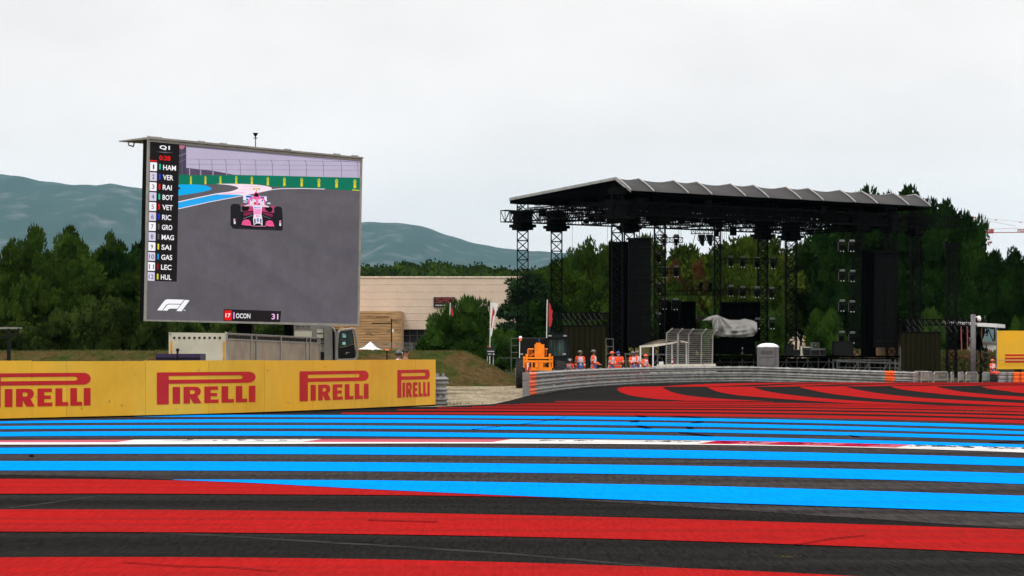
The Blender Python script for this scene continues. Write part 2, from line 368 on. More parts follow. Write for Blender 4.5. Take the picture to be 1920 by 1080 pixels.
K = {0: ([(1157, 730), (1165, 736), (1185, 742), (1220, 747), (1250, 749.3), (1290, 751.6)],
         [(1157, 730), (1162, 726.5), (1180, 725), (1240, 724.5), (1262, 723), (1300, 721), (1360, 719), (1500, 717.3), (1700, 717.2), (2100, 717.5)]),
     1: ([(1243, 727), (1252, 732), (1270, 738), (1300, 743), (1330, 746), (1370, 748.7), (1440, 752.3)],
         [(1243, 727), (1250, 725.3), (1300, 725), (1330, 724.8), (1400, 722), (1480, 719.3), (1560, 718.3), (1700, 718.4), (2100, 719)]),
     2: ([(1328, 727), (1336, 731), (1348, 735), (1382, 741), (1411, 743.5), (1480, 749), (1540, 753), (1610, 757)],
         [(1328, 727), (1332, 725.4), (1400, 725), (1420, 724.5), (1480, 721.5), (1560, 719.5), (1640, 719.0), (2100, 720.0)]),
     3: ([(1415, 727.5), (1440, 734), (1480, 740), (1540, 746.5), (1614, 752), (1693, 756.5), (1787, 761), (1890, 763.8), (2100, 770)],
         [(1415, 727.5), (1420, 725.5), (1480, 724.8), (1520, 722.8), (1570, 720.8), (1640, 719.9), (1720, 719.7), (2100, 720.9)]),
     4: ([(1500, 726.5), (1520, 731), (1550, 737), (1589, 742), (1653, 748.5), (1749, 754), (1890, 760.5), (2100, 767.5)],
         [(1500, 726.5), (1506, 724.8), (1570, 724.3), (1610, 722.3), (1660, 720.9), (1740, 720.2), (2100, 721.8)]),
     5: ([(1586, 725.7), (1610, 731), (1645, 737), (1707, 744), (1770, 748.5), (1890, 754.5), (2100, 763)],
         [(1586, 725.7), (1592, 724.5), (1650, 723.8), (1700, 722), (1760, 720.9), (1840, 720.8), (2100, 722.6)]),
     6: ([(1671, 725.4), (1690, 730), (1720, 734), (1787, 741), (1850, 745.8), (1890, 748.6), (2100, 758)],
         [(1671, 725.4), (1678, 724.2), (1740, 723.2), (1790, 721.8), (1860, 721.3), (2100, 723.3)]),
     7: ([(1757, 725.4), (1778, 730), (1807, 735), (1853, 739.5), (1890, 742), (2100, 752.5)],
         [(1757, 725.4), (1763, 724), (1820, 723.2), (1880, 722.0), (2100, 724)]),
     8: ([(1841, 725.3), (1858, 729.5), (1890, 733.5), (1920, 737), (2100, 748)],
         [(1841, 725.3), (1848, 724), (1900, 723), (2100, 724.6)])}
for k in K:
    for L in K[k]:
        if L[-1][0] == 2100: (xa, ya), (xb, yb) = L[-2:]; L.append((2900, yb+(yb-ya)/(xb-xa)*500))
def sm(k, i): return smooth_poly(K[k][i], 4)
for a in (0, 2, 4, 6):
    b = a+1
    pl = list(reversed(sm(a, 0)))+sm(a, 1)[1:]+list(reversed(sm(b, 1)))+sm(b, 0)[1:]
    tri = geometry.tessellate_polygon([[V(p[0], p[1]*8, 0) for p in pl]])
    Rr.add([G(*p, .016) for p in pl], [tuple(t) for t in tri])
pl = list(reversed(sm(8, 0)))+sm(8, 1)[1:]
Rr.add([G(*p, .016) for p in pl], [tuple(t) for t in geometry.tessellate_polygon([[V(p[0], p[1]*8, 0) for p in pl]])])
Rr.build('red_markings', M['red'], kind='structure')
# kerb
kt = fit([(0, 825.3, 829.6), (480, 823.3, 828.2), (960, 823.5, 829.7), (1445, 828, 833.2), (1890, 838, 845.5)])
kl = fit([(0, 829.6, 833.3), (480, 828.2, 831.6), (960, 829.7, 831.8), (1445, 833.2, 834.9), (1890, 845.5, 847.2)])
kb = MB()
def kseg(x0, x1, m, tilt=18):
    kb.use(m); n = 12
    for i in range(n):
        q = []
        for j in (i, i+1):
            x = x0+(x1-x0)*j/n; a, b = kt(x); q.append((G(x+tilt, a, .014), G(x-tilt, b, .014)))
        kb.quad(q[0][1], q[1][1], q[1][0], q[0][0])
for x0, x1, m in ((-700, -200, 0), (-200, 235, 1), (235, 585, 0), (585, 940, 1), (940, 1325, 0), (1697, 1830, 0), (1830, 2300, 0), (2300, 2900, 1)): kseg(x0, x1, m)
for x0, x1 in ((1325, 1450), (1450, 1577), (1577, 1697)): kseg(x0, x0+62, 3); kseg(x0+62, x1, 1)
kb.use(4); rk = random.Random(6)
for x0, x1, dens in ((1010, 1110, .5), (1205, 1300, .9), (1345, 1420, .8), (1470, 1540, .9), (1600, 1660, .5), (1705, 1815, 1.6), (1840, 1925, 1.6), (340, 560, .25)):
    for k in range(int((x1-x0)*dens/4)):
        x = rk.uniform(x0, x1); a, b = kt(x); y = a+(b-a)*rk.uniform(.02, .45); l = rk.uniform(4, 14); h = rk.uniform(.3, 1.0)
        kb.flat([G(x, y, .017), G(x+l, y+.2, .017), G(x+l+3, y+h, .017), G(x+2, y+h*.8, .017)])
kb.use(2)
for i in range(90):
    x = -700+40*i; a, b = kl(x); c, d = kl(x+40); kb.quad(G(x, b, .012), G(x+40, d, .012), G(x+40, c, .012), G(x, a, .012))
M['kline'] = mat('paint_line_white', (.66, .67, .65), .6, col2=(.3, .3, .3), lo=.55, hi=.9, scale=2)
M['kcrim'] = mat('paint_kerb_crimson', (.38, .012, .035), .8, col2=(.2, .01, .03), scale=1.5, stretch=(.2, 2, 1), spec=0)
kb.build('kerb', [M['kwhite'], M['kred'], M['kline'], M['kcrim'], M['rubber']], kind='structure')
# rubber marks and a long crack
sk = MB()
for p in ([(1190, 778.6), (1206, 778.8), (1216, 782.2), (1203, 782.6)], [(1180, 791.4), (1185, 789.2), (1196, 787.6), (1199, 788.2), (1197, 791.6)],
          [(1191, 797.5), (1204, 797.6), (1225, 803.2), (1210, 803.6)], [(1294, 793.4), (1306, 790.2), (1322, 789.4), (1312, 793.2)],
          [(1285, 799.4), (1295, 799.6), (1303, 804.6), (1290, 804.4)], [(1262, 809.6), (1290, 811), (1346, 818), (1320, 817)],
          [(1590, 815.5), (1606, 817), (1616, 819.4), (1600, 818.6)], [(1850, 828.6), (1930, 826.4), (1930, 827.6), (1870, 829.6)],
          [(1250, 779.2), (1300, 781), (1330, 784.4), (1290, 782.4)], [(54, 852.6), (62, 851.8), (64, 855.6), (56, 856)]):
    sk.flat([G(x, y, .021) for x, y in p])
cr = [(884, 804.6), (930, 800), (960, 796.5), (1000, 792.5), (1030, 787), (1062, 781.5)]
for (a, b), (c, d) in zip(cr, cr[1:]): sk.flat([G(a, b, .022), G(c, d, .022), G(c, d+.5, .022), G(a, b+.5, .022)])
for cr in ([(1490, 1020), (1530, 1014), (1560, 1009), (1620, 1003)], [(620, 1014), (650, 1012.5), (700, 1014)], [(230, 1053), (330, 1060), (420, 1062), (520, 1070)], [(690, 974), (760, 976), (820, 977.5)]):
    for (a, b), (c, d) in zip(cr, cr[1:]): sk.flat([G(a, b, .022), G(c, d, .022), G(c, d+.8, .022), G(a, b+.8, .022)])
sk.build('rubber_marks', M['rubber'], kind='structure')
M['seam'] = mat('asphalt_seam', (.034, .035, .034), .9, col2=(.014, .0135, .013), scale=1.5, stretch=(.5, 3, 1), lo=.4, hi=.65, detail=9, spec=0)
sm_ = MB()
for cr, w0 in (([(270, 995.5), (450, 1005), (560, 1012), (700, 1020), (950, 1036), (1075, 1047), (1260, 1064)], 3.2), ([(-20, 955), (60, 946), (190, 928)], 2.2), ([(1100, 934), (1250, 950), (1445, 962), (1700, 980)], 0.1), ([(960, 1002), (1300, 1017), (1500, 1030)], .1)):
    if w0 < 1: continue
    for (a, b), (c, d) in zip(cr, cr[1:]): sm_.flat([G(a, b, .0065), G(c, d, .0065), G(c, d+w0, .0065), G(a, b+w0, .0065)])
sm_.build('asphalt_seam', M['seam'], kind='structure')
# gravel lane
gv = MB(); gp = [(300, 779), (600, 770.5), (735, 764.5), (830, 762.8), (925, 758), (962, 750), (986, 743), (1075, 729), (1075, 724), (900, 723), (400, 723), (300, 730)]
gv.flat([G(*p, .002) for p in gp]); gv.build('gravel', M['gravel'], kind='structure')

# grass bank behind the boards
def hnoise(x, y): return math.sin(x*.7+y*.31)*.4+math.sin(x*.23-y*.53+1.7)*.6+math.sin(x*1.9+y*1.3)*.2
def bank_h(x, y):
    def ss(t): t = max(0, min(1, t)); return t*t*(3-2*t)
    h = ss((y-127)/19)*ss((182-y)/22)
    e = ss((1.6-x+(-.02)*(y-126))/4.6)
    return max(0, (1.92+.05*hnoise(x, y))*h*e-.0)
gb = MB(); nx, ny = 130, 40
for j in range(ny+1):
    for i in range(nx+1):
        x = -75+78*i/nx; y = 125.5+58*j/ny; gb.v.append((x, y, bank_h(x, y)-.01+(.004 if bank_h(x, y) > .02 else 0)))
for j in range(ny):
    for i in range(nx):
        a = j*(nx+1)+i; gb.f.append((a, a+1, a+nx+2, a+nx+1)); gb.m.append(0)
gb.build('grass_bank', M['bank'], kind='structure', smooth=True)
rs = random.Random(3); gr = MB()
for k in range(5200):
    x = rs.uniform(-42, 1.5); y = rs.uniform(127, 152) if k % 2 else rs.uniform(143, 152); h = bank_h(x, y)
    if h < .1: continue
    for q in range(2):
        a = rs.uniform(0, 6.3); L = rs.uniform(.04, .14); w_ = .035
        gr.add([(x-w_*math.cos(a), y-w_*math.sin(a), h-.02), (x+w_*math.cos(a), y+w_*math.sin(a), h-.02), (x+rs.uniform(-.08, .08), y, h+L)], [(0, 1, 2)])
for px, py, s in ((1655, 992, .03), (1620, 998, .045), (1800, 995, .03), (1475, 1045, .045), (440, 1069, .03), (1880, 727, .3), (1865, 730, .2), (1828, 773, .25), (860, 758, .3), (870, 757, .25), (850, 760, .25), (1150, 724.5, .3), (1180, 722.5, .3)):
    g0 = G(px, py)
    for q in range(26):
        a = rs.uniform(0, 6.3); r_ = rs.uniform(0, s*2.2); b = g0+V(r_*math.cos(a)*1.6, r_*math.sin(a), 0)
        gr.add([b+V(-.006, 0, 0), b+V(.006, 0, 0), b+V(rs.uniform(-.3, .3)*s, 0, s*rs.uniform(.2, .6))], [(0, 1, 2)])
gr.build('grass', M['blade'], kind='stuff', label='short dry grass tufts on the bank and in the asphalt cracks', fix=False)

# ------------------------------------------------------------------ distant mountains and wooded rise
prof = [(-900, 345), (-400, 330), (-100, 321), (0, 323), (30, 325), (60, 332), (100, 337), (140, 342), (180, 343), (200, 340), (240, 345), (270, 350), (350, 362), (450, 385), (560, 402), (676, 412), (720, 413), (780, 418), (815, 428), (840, 437), (900, 455), (960, 465), (1040, 469), (1200, 480), (1500, 500), (2000, 505), (2600, 500)]
pxs = [p[0] for p in prof]; pys = [p[1] for p in prof]
hm = MB(); nx, ny = 260, 36; D = 16000.
for j in range(ny+1):
    t = j/ny; y = 8000+t*(D-8000)*1.25
    for i in range(nx+1):
        px = -900+3500*i/nx; x = X(px, D); top = (HY-np.interp(px, pxs, pys))*D/F+CH
        s_ = min(1, (y-8000)/(D-8000)); s_ = s_*s_*(1.6-.6*s_) if y < D else 1-(y-D)/(D*.6)
        h = top*s_; rr = math.sin(px*.021+y*.0007)*.5+math.sin(px*.047-y*.0012+2)*.3+math.sin(px*.11+y*.0018)*.15
        h += rr*80*math.sin(math.pi*min(1, s_))*(1 if y < D else 0)
        if abs(y-D) < 120: h += math.sin(px*.35)*3+math.sin(px*.9)*2.4
        hm.v.append((x, y, h-6 if y > 8030 else -8))
for j in range(ny):
    for i in range(nx):
        a = j*(nx+1)+i; hm.f.append((a, a+1, a+nx+2, a+nx+1)); hm.m.append(0)
M['mount'] = mat('mountain', (.02, .034, .022), .95, col2=(.105, .11, .105), scale=.006, stretch=(1, .5, 2.2), lo=.53, hi=.78, spec=.05, detail=12, bump=.3)
hm.build('hills', M['mount'], kind='structure', smooth=True)

# ================================================================== trees
def crown_mesh(name, m, seed, style='pine', size=(5, 5, 6), nc=46, nt=120, L=.6, W=.16):
    """crown of leaf clumps around (0,0,0..2*size z), thousands of small kite faces over rough clump cores"""
    rg = np.random.default_rng(seed); sx, sy, sz = size
    VS, FS, TN = [], [], []; base = 0; quads = []; tris_v = []
    centres = []
    for k in range(nc):
        if style == 'cedar':
            h = rg.uniform(.08, 1); rad = (1-h)*.75+.32; a = rg.uniform(0, 6.28); rr = rad*np.sqrt(rg.uniform(.1, 1))
            c = np.array([rr*math.cos(a)*sx, rr*math.sin(a)*sy, h*2*sz-rr*sz*.28]); cr = np.array([.24*sx, .24*sx, .09*sz])*rg.uniform(.8, 1.3)
        else:
            d = rg.normal(size=3); d /= np.linalg.norm(d)
            if style == 'pine': d[2] = abs(d[2])*1.0-.35 if rg.random() < .8 else d[2]
            rr = rg.uniform(.45, 1.0) if rg.random() < .75 else rg.uniform(0, .5)
            taper = 1.0 if style != 'pine' else 1.0-.25*max(0, d[2])
            c = np.array([d[0]*rr*sx*taper, d[1]*rr*sy*taper, sz+d[2]*rr*sz*.95])
            s_ = rg.uniform(.17, .32) if style == 'pine' else rg.uniform(.2, .33)
            cr = np.array([s_*sx, s_*sx, s_*sx*rg.uniform(.65, 1.0)])
        centres.append(c)
        tone = rg.uniform(.5, 1.55)
        # core
        nu, nv = 7, 5
        for j in range(nv+1):
            t = -math.pi/2+math.pi*j/nv
            for i in range(nu):
                p = 2*math.pi*i/nu; jit = rg.uniform(.62, .9)
                VS.append(c+cr*jit*np.array([math.cos(t)*math.cos(p), math.cos(t)*math.sin(p), math.sin(t)])); TN.append(tone*.8)
        for j in range(nv):
            for i in range(nu): FS.append((base+j*nu+i, base+j*nu+(i+1) % nu, base+(j+1)*nu+(i+1) % nu, base+(j+1)*nu+i))
        base += nu*(nv+1)
        n = int(nt*rg.uniform(.8, 1.2))
        d = rg.normal(size=(n, 3)); d /= np.linalg.norm(d, axis=1)[:, None]
        d[:, 2] = np.where(d[:, 2] < -.35, -d[:, 2], d[:, 2])
        p = c+d*cr*rg.uniform(.72, 1.08, (n, 1))
        up = np.array([0, 0, .5 if style == 'pine' else (.1 if style == 'cedar' else .35)])
        a = d*.7+up+rg.normal(size=(n, 3))*.35; a /= np.linalg.norm(a, axis=1)[:, None]
        wv = np.cross(a, rg.normal(size=(n, 3))); wv /= np.linalg.norm(wv, axis=1)[:, None]
        l = L*rg.uniform(.6, 1.3, (n, 1)); ww = W*rg.uniform(.7, 1.3, (n, 1))
        q = np.stack([p, p+a*l*.45+wv*ww, p+a*l, p+a*l*.45-wv*ww], 1).reshape(-1, 3)
        VS += list(q); tt = np.repeat(tone*rg.uniform(.75, 1.35, n), 4); TN += list(tt)
        FS += [(base+4*i, base+4*i+1, base+4*i+2, base+4*i+3) for i in range(n)]; base += 4*n
    me = bpy.data.meshes.new(name); me.from_pydata([tuple(v) for v in VS], [], FS); me.materials.append(m)
    at = me.color_attributes.new('tone', 'FLOAT_COLOR', 'POINT')
    t = np.array(TN); col = np.stack([t*1.03, t, t*.95, np.ones_like(t)], 1).astype(np.float32).ravel(); at.data.foreach_set('color', col)
    me.update(); return me, centres
def trunk_mesh(name, h, r, centres, seed, nl=7):
    rg = random.Random(seed); mb = MB(); p = V(0, 0, -.3); pts = [p]
    for k in range(5): p = p+V(rg.uniform(-.2, .2), rg.uniform(-.2, .2), (h+.3)/5); pts.append(p)
    for i, (a, b) in enumerate(zip(pts, pts[1:])): mb.bar(a, b, r*(1-.15*i), 8, r*(1-.15*(i+1)))
    for c in rg.sample(centres, min(nl, len(centres))):
        c = Vector(c); q = pts[rg.randint(2, 5)]; mid = q.lerp(c, .5)+V(0, 0, .25); mb.bar(q, mid, r*.4, 5, r*.25); mb.bar(mid, c, r*.25, 5, r*.1)
    me = bpy.data.meshes.new(name); me.from_pydata(mb.v, [], mb.f); me.materials.append(M['bark']); me.update(); return me
PROTO = {}
def proto(key, m, seed, style, size, nc, nt, L, W, trunk):
    me, ce = crown_mesh(key+'_crown', m, seed, style, size, nc, nt, L, W)
    for c in ce: c[2] += trunk*.999
    co = np.empty(len(me.vertices)*3); me.vertices.foreach_get('co', co); co = co.reshape(-1, 3); co[:, 2] += trunk; me.vertices.foreach_set('co', co.ravel()); me.update()
    tm = trunk_mesh(key+'_trunk', trunk+size[2]*1.0, .028*(trunk+2*size[2])*.6+.08, ce, seed)
    PROTO[key] = (me, tm, co[:, 0].max()-co[:, 0].min(), co[:, 2].max())
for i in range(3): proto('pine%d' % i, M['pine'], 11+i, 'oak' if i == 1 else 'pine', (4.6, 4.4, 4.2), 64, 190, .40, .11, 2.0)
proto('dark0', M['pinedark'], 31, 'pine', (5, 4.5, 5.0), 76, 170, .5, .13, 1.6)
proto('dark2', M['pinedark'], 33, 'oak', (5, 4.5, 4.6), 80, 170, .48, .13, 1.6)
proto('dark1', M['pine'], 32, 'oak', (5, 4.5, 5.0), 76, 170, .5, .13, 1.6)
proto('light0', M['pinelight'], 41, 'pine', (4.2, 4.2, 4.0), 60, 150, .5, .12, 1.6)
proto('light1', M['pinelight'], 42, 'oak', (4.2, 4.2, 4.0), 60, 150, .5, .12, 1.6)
proto('oak0', M['oak'], 51, 'oak', (3.6, 2.8, 2.1), 60, 150, .26, .10, .1)
proto('oak1', M['oak'], 52, 'oak', (3.6, 2.8, 2.1), 60, 150, .26, .10, .1)
proto('bush0', M['bush'], 61, 'oak', (3.0, 3.0, 2.1), 60, 170, .42, .07, .1)
proto('bush1', M['bush'], 62, 'oak', (3.0, 3.0, 2.1), 60, 170, .42, .07, .1)
proto('cedar0', M['cedar'], 71, 'cedar', (4.0, 4.0, 4.2), 80, 90, .5, .10, .8)
proto('umb0', M['pine'], 91, 'oak', (4.4, 4.4, 1.3), 40, 130, .5, .13, 4.2)
proto('dead0', M['dead'], 81, 'pine', (2.6, 2.6, 4.0), 34, 100, .5, .10, 1.5)
def tree(key, cx, top, wpx, d, name, label, cat='tree', group=None, base=0.0, rz=None):
    cm, tm, pw, ph = PROTO[key]; s = F/d
    r_ = link(bpy.data.objects.new(name, None)); r_.location = (X(cx, d), d, base)
    H = Z(top, d)-base; W_ = wpx/s
    r_.scale = (W_/pw, W_/pw, H/ph); r_.rotation_euler = (0, 0, rz if rz is not None else random.Random(int(cx*7+d)).uniform(0, 6.28))
    tag(r_, label, cat, group)
    a = link(bpy.data.objects.new('trunk', tm)); a.parent = r_
    b = link(bpy.data.objects.new('crown', cm)); b.parent = r_
    return r_
ORD = ['first', 'second', 'third', 'fourth', 'fifth', 'sixth', 'seventh', 'eighth', 'ninth', 'tenth', 'eleventh', 'twelfth', 'thirteenth', 'fourteenth', 'fifteenth', 'sixteenth']
def row(lst, name, lab, group, cat='tree'):
    lst = sorted(lst, key=lambda t: t[1])
    for i, (key, cx, top, wpx, d) in enumerate(lst): tree(key, cx, top, wpx, d, name, lab % ORD[i], cat, group)
row([('pine0', -60, 440, 229, 262), ('pine1', 46, 413, 124, 262), ('pine2', 134, 417, 129, 258), ('pine0', 205, 428, 124, 255), ('dark0', 255, 446, 129, 262)],
    'pine_tree', 'tall pine in the back of the treeline left of the screen, %s from the left', 'tall pines behind the left treeline')
row([('dark1', -30, 448, 170, 236), ('pine0', 60, 442, 170, 240), ('pine2', 140, 448, 150, 236), ('dark0', 215, 462, 150, 240), ('dark1', 290, 462, 150, 240), ('dark0', 50, 540, 150, 232)],
    'pine_tree', 'broad dark pine in the middle row left of the screen, %s from the left', 'broad dark pines of the left treeline')
row([('pine2', -20, 500, 190, 212), ('pine1', 160, 484, 150, 218), ('pine0', 90, 470, 120, 224), ('dark1', 250, 500, 130, 216)],
    'pine_tree', 'wide billowing pine before the tall ones left of the screen, %s from the left', 'middle pines of the left treeline')
row([('oak0', 20, 600, 150, 188), ('oak1', 118, 572, 150, 184), ('oak0', 205, 552, 165, 178), ('oak1', 288, 548, 150, 182), ('oak0', 355, 590, 120, 188), ('oak1', 430, 585, 130, 192), ('oak0', 505, 590, 120, 194)],
    'evergreen_oak', 'dense low evergreen oak along the grass bank on the left, %s from the left', 'low evergreen oaks along the left bank', 'shrub')
tree('umb0', 42, 503, 118, 204, 'umbrella_pine', 'flat topped lighter umbrella pine at the left edge of the treeline', 'tree')
tree('umb0', 10, 552, 70, 200, 'umbrella_pine', 'small flat topped pine below the larger umbrella pine at the left edge', 'tree')
row([('pine1', 350, 470, 160, 250), ('pine2', 450, 480, 160, 255), ('pine0', 545, 500, 150, 262), ('dark0', 400, 520, 160, 225), ('dark1', 500, 535, 150, 228)],
    'pine_tree', 'pine mostly hidden behind the big screen, %s from the left', 'pines behind the big screen')
tree('bush0', 838, 581, 146, 205, 'pine_bush', 'low round dark green pine bush in front of the beige building', 'bush')
tree('bush1', 874, 547, 132, 232, 'pine_bush', 'taller round pine bush behind the low one, covering the wall sign', 'bush')
tree('cedar0', 985, 508, 150, 238, 'cedar_tree', 'drooping blue-green cedar beside the beige building', 'tree')
tree('bush1', 940, 612, 80, 215, 'olive_bush', 'loose grey green bush below the drooping cedar', 'bush')
row([('pine1', 1074, 453, 99, 248), ('pine0', 1117, 439, 132, 243), ('pine1', 1158, 446, 126, 252), ('pine2', 1030, 482, 150, 255)],
    'pine_tree', 'taller pine standing behind the left stage towers, %s from the left', 'taller pines left of the stage')
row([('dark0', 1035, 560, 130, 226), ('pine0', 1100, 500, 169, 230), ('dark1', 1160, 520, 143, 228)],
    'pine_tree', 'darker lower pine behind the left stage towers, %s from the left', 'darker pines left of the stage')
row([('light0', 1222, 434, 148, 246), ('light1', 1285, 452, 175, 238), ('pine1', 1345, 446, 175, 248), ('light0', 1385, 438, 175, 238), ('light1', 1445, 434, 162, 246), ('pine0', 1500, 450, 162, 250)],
    'pine_tree', 'yellow-green pine seen through the stage opening, %s from the left', 'pines seen through the stage')
tree('dead0', 1266, 480, 44, 227, 'dead_pine', 'small rust brown dying tree at the left of the stage opening', 'tree')
tree('dead0', 1312, 480, 50, 227.5, 'dead_pine', 'larger rust brown dying tree in the middle of the stage opening', 'tree')
row([('light1', 1330, 500, 130, 228), ('light0', 1420, 505, 130, 229), ('pine2', 1250, 520, 120, 224), ('bush0', 1360, 560, 110, 221), ('bush1', 1440, 575, 90, 223), ('bush0', 1545, 572, 90, 222)],
    'young_pine', 'low bushy pine directly behind the stage deck, %s from the left', 'low pines behind the stage deck')
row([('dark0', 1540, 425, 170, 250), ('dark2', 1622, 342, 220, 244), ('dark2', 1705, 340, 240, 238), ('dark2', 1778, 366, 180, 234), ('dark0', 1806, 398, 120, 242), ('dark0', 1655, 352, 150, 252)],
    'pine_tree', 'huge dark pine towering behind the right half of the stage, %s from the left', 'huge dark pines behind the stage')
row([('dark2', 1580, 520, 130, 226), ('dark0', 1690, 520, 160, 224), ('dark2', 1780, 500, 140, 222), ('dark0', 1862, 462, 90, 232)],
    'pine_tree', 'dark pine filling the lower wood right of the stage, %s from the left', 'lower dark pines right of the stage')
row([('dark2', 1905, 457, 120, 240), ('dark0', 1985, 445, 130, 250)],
    'pine_tree', 'dark pine at the right edge of the picture, %s from the left', 'pines at the right edge')
tree('bush1', 1748, 570, 60, 215, 'green_bush', 'small brighter bush above the right black panel', 'bush')
tree('bush0', 1915, 588, 60, 214, 'green_bush', 'bright green bush above the small yellow board', 'bush')
# slim cypress
cy = empty('cypress', (X(1835, 205), 205, 0), 'slim dark cypress behind the camera pole on the right', 'tree')
mb = MB(); mb.bar((X(1835, 205), 205, -.1), (X(1835, 205), 205, 1.4), .09, 8); mb.build('trunk', M['bark'], cy)
rg = random.Random(9); mb = MB()
for k in range(900):
    h = rg.uniform(.3, 1.); r_ = .45*math.sin(min(1, (1-h)*1.6+.12)*1.5); a = rg.uniform(0, 6.28); p = V(X(1835, 205)+r_*math.cos(a), 205+r_*math.sin(a), h*3.2)
    q = p+V(rg.uniform(-.08, .08), 0, .35); mb.add([p-V(.06, 0, 0), p+V(.06, 0, 0), q], [(0, 1, 2)])
mb.build('crown', M['bush'] if False else M['pinedark'], cy, fix=False)
# woodland on the rise behind the building: one mass
rg = np.random.default_rng(5); VS, FS, TN = [], [], []; base = 0
def rise(px, y):
    top = np.interp(px, [450, 600, 700, 780, 900, 970, 1060, 1200, 1500], [500, 497, 494, 487, 492, 498, 502, 512, 520])
    return max(0, ((HY-top)*760/F+CH-5)*min(1, max(0, (y-400)/360)))
for k in range(620):
    px = rg.uniform(430, 1500); d = rg.uniform(470, 790)
    c = np.array([X(px, d), d, rise(px, d)-1]); r_ = rg.uniform(3.2, 7.0); tone = rg.uniform(.35, 1.2); n = 80
    nu, nv = 7, 4
    for j in range(nv+1):
        t = -.5+(math.pi/2+.5)*j/nv
        for i in range(nu):
            p = 2*math.pi*i/nu; VS.append(c+r_*.85*np.array([math.cos(t)*math.cos(p), math.cos(t)*math.sin(p), math.sin(t)])); TN.append(tone*.8)
    for j in range(nv):
        for i in range(nu): FS.append((base+j*nu+i, base+j*nu+(i+1) % nu, base+(j+1)*nu+(i+1) % nu, base+(j+1)*nu+i))
    base += nu*(nv+1)
    dd = rg.normal(size=(n, 3)); dd /= np.linalg.norm(dd, axis=1)[:, None]; dd[:, 2] = abs(dd[:, 2])
    p = c+dd*r_*rg.uniform(.68, .93, (n, 1)); a = dd*.6+np.array([0, 0, .6])+rg.normal(size=(n, 3))*.3
    wv = np.cross(a, rg.normal(size=(n, 3))); wv /= np.linalg.norm(wv, axis=1)[:, None]
    q = np.stack([p, p+a*.4+wv*.4, p+a*.8, p+a*.4-wv*.4], 1).reshape(-1, 3); VS += list(q); TN += list(np.repeat(tone*rg.uniform(.7, 1.3, n), 4))
    FS += [(base+4*i, base+4*i+1, base+4*i+2, base+4*i+3) for i in range(n)]; base += 4*n
me = bpy.data.meshes.new('woodland'); me.from_pydata([tuple(v) for v in VS], [], FS); me.materials.append(M['pine'])
at = me.color_attributes.new('tone', 'FLOAT_COLOR', 'POINT'); t = np.array(TN); at.data.foreach_set('color', np.stack([t, t, t, t*0+1], 1).astype(np.float32).ravel())
tag(link(bpy.data.objects.new('woodland', me)), 'far wooded rise behind the beige building', 'woodland', kind='stuff')
rm = MB()
xs = list(range(400, 1560, 40))
for j in range(12):
    for px in xs: d = 395+36*j; rm.v.append((X(px, 600), d, rise(px, d)-.2))
for j in range(11):
    for i in range(len(xs)-1): a = j*len(xs)+i; rm.f.append((a, a+1, a+len(xs)+1, a+len(xs))); rm.m.append(0)
rm.build('terrain', M['bank'], kind='structure', smooth=True)
# ================================================================== yellow advertising hoarding
BP = [(-340, 56.0), (0, 62.5), (140, 64.2), (273, 66.0), (416, 68.0), (496, 69.9), (587, 72.0), (666, 74.2), (735, 76.6), (817, 79.8)]
bx = [X(p, d) for p, d in BP]; by = [d for p, d in BP]
bxs = np.linspace(bx[0], bx[-1], 200); cf = np.polyfit(bx, by, 4)
def board_at(px):  # ray through photo column px hits the curved board
    k = (px-CX)/F; lo, hi = 50., 90.
    for _ in range(50):
        m = (lo+hi)/2; x = k*m
        if m < np.polyval(cf, x): lo = m
        else: hi = m
    d = (lo+hi)/2; return Vector((k*d, d, 0))
def board_n(px):
    a, b = board_at(px-2), board_at(px+2); t = (b-a).normalized(); return Vector((t.y, -t.x, 0))
BH = 1.58
hb = empty('advertising_hoarding', board_at(400), 'long curved yellow advertising hoarding with red lettering along the track', 'hoarding')
cuts = [-340, -180, -60, 60, 125, 273, 391, 496, 587, 666, 735, 779, 817]
for i, (a, b) in enumerate(zip(cuts, cuts[1:])):
    mb = MB(); n = 12; L = []
    a2, b2 = a+.25, b-.25
    for j in range(n+1):
        p = a2+(b2-a2)*j/n; L.append((board_at(p), board_n(p)))
    jit = random.Random(i).uniform(-.012, .012)
    for (q, m_), (r_, m2) in zip(L, L[1:]):
        mb.hexa([q, r_, r_-m2*.07, q-m_*.07, q+V(0, 0, BH+jit), r_+V(0, 0, BH+jit), r_-m2*.07+V(0, 0, BH+jit), q-m_*.07+V(0, 0, BH+jit)])
    for v in range(len(mb.v)):
        if mb.v[v][2] < .01: mb.v[v] = (mb.v[v][0], mb.v[v][1], .05)
    mb.build('panel', M['yellow2' if i in (1, 4, 6, 9, 10) else 'yellow'], hb)
mb = MB()
for p in np.linspace(-300, 810, 26):
    q = board_at(p)-board_n(p)*.13; mb.box(q.x-.04, q.x+.04, q.y, q.y+.08, 0, 1.5); mb.bar(q+V(0, .1, 1.3), q+V(-.1, .8, 0), .03)
mb.build('support', M['galv'], hb)
mb = MB()
for a, b in zip(np.linspace(-340, 817, 60), np.linspace(-340, 817, 60)[1:]):
    q, r_ = board_at(a)-board_n(a)*.02, board_at(b)-board_n(b)*.02; mb.hexa([q, r_, r_+V(0, .03, 0), q+V(0, .03, 0), q+V(0, 0, .05), r_+V(0, 0, .05), r_+V(0, .03, .05), q+V(0, .03, .05)])
mb.build('base_shade_strip', M['black'], hb)  # black strip stands in for the contact shadow under the panels
def arc(cx, cy, rx, ry, a0, a1, n=8): return [(cx+rx*math.cos(R(a0+(a1-a0)*i/n)), cy+ry*math.sin(R(a0+(a1-a0)*i/n))) for i in range(n+1)]
GLY = []  # (outer, [holes]) in logo units 0..1 x 0..1
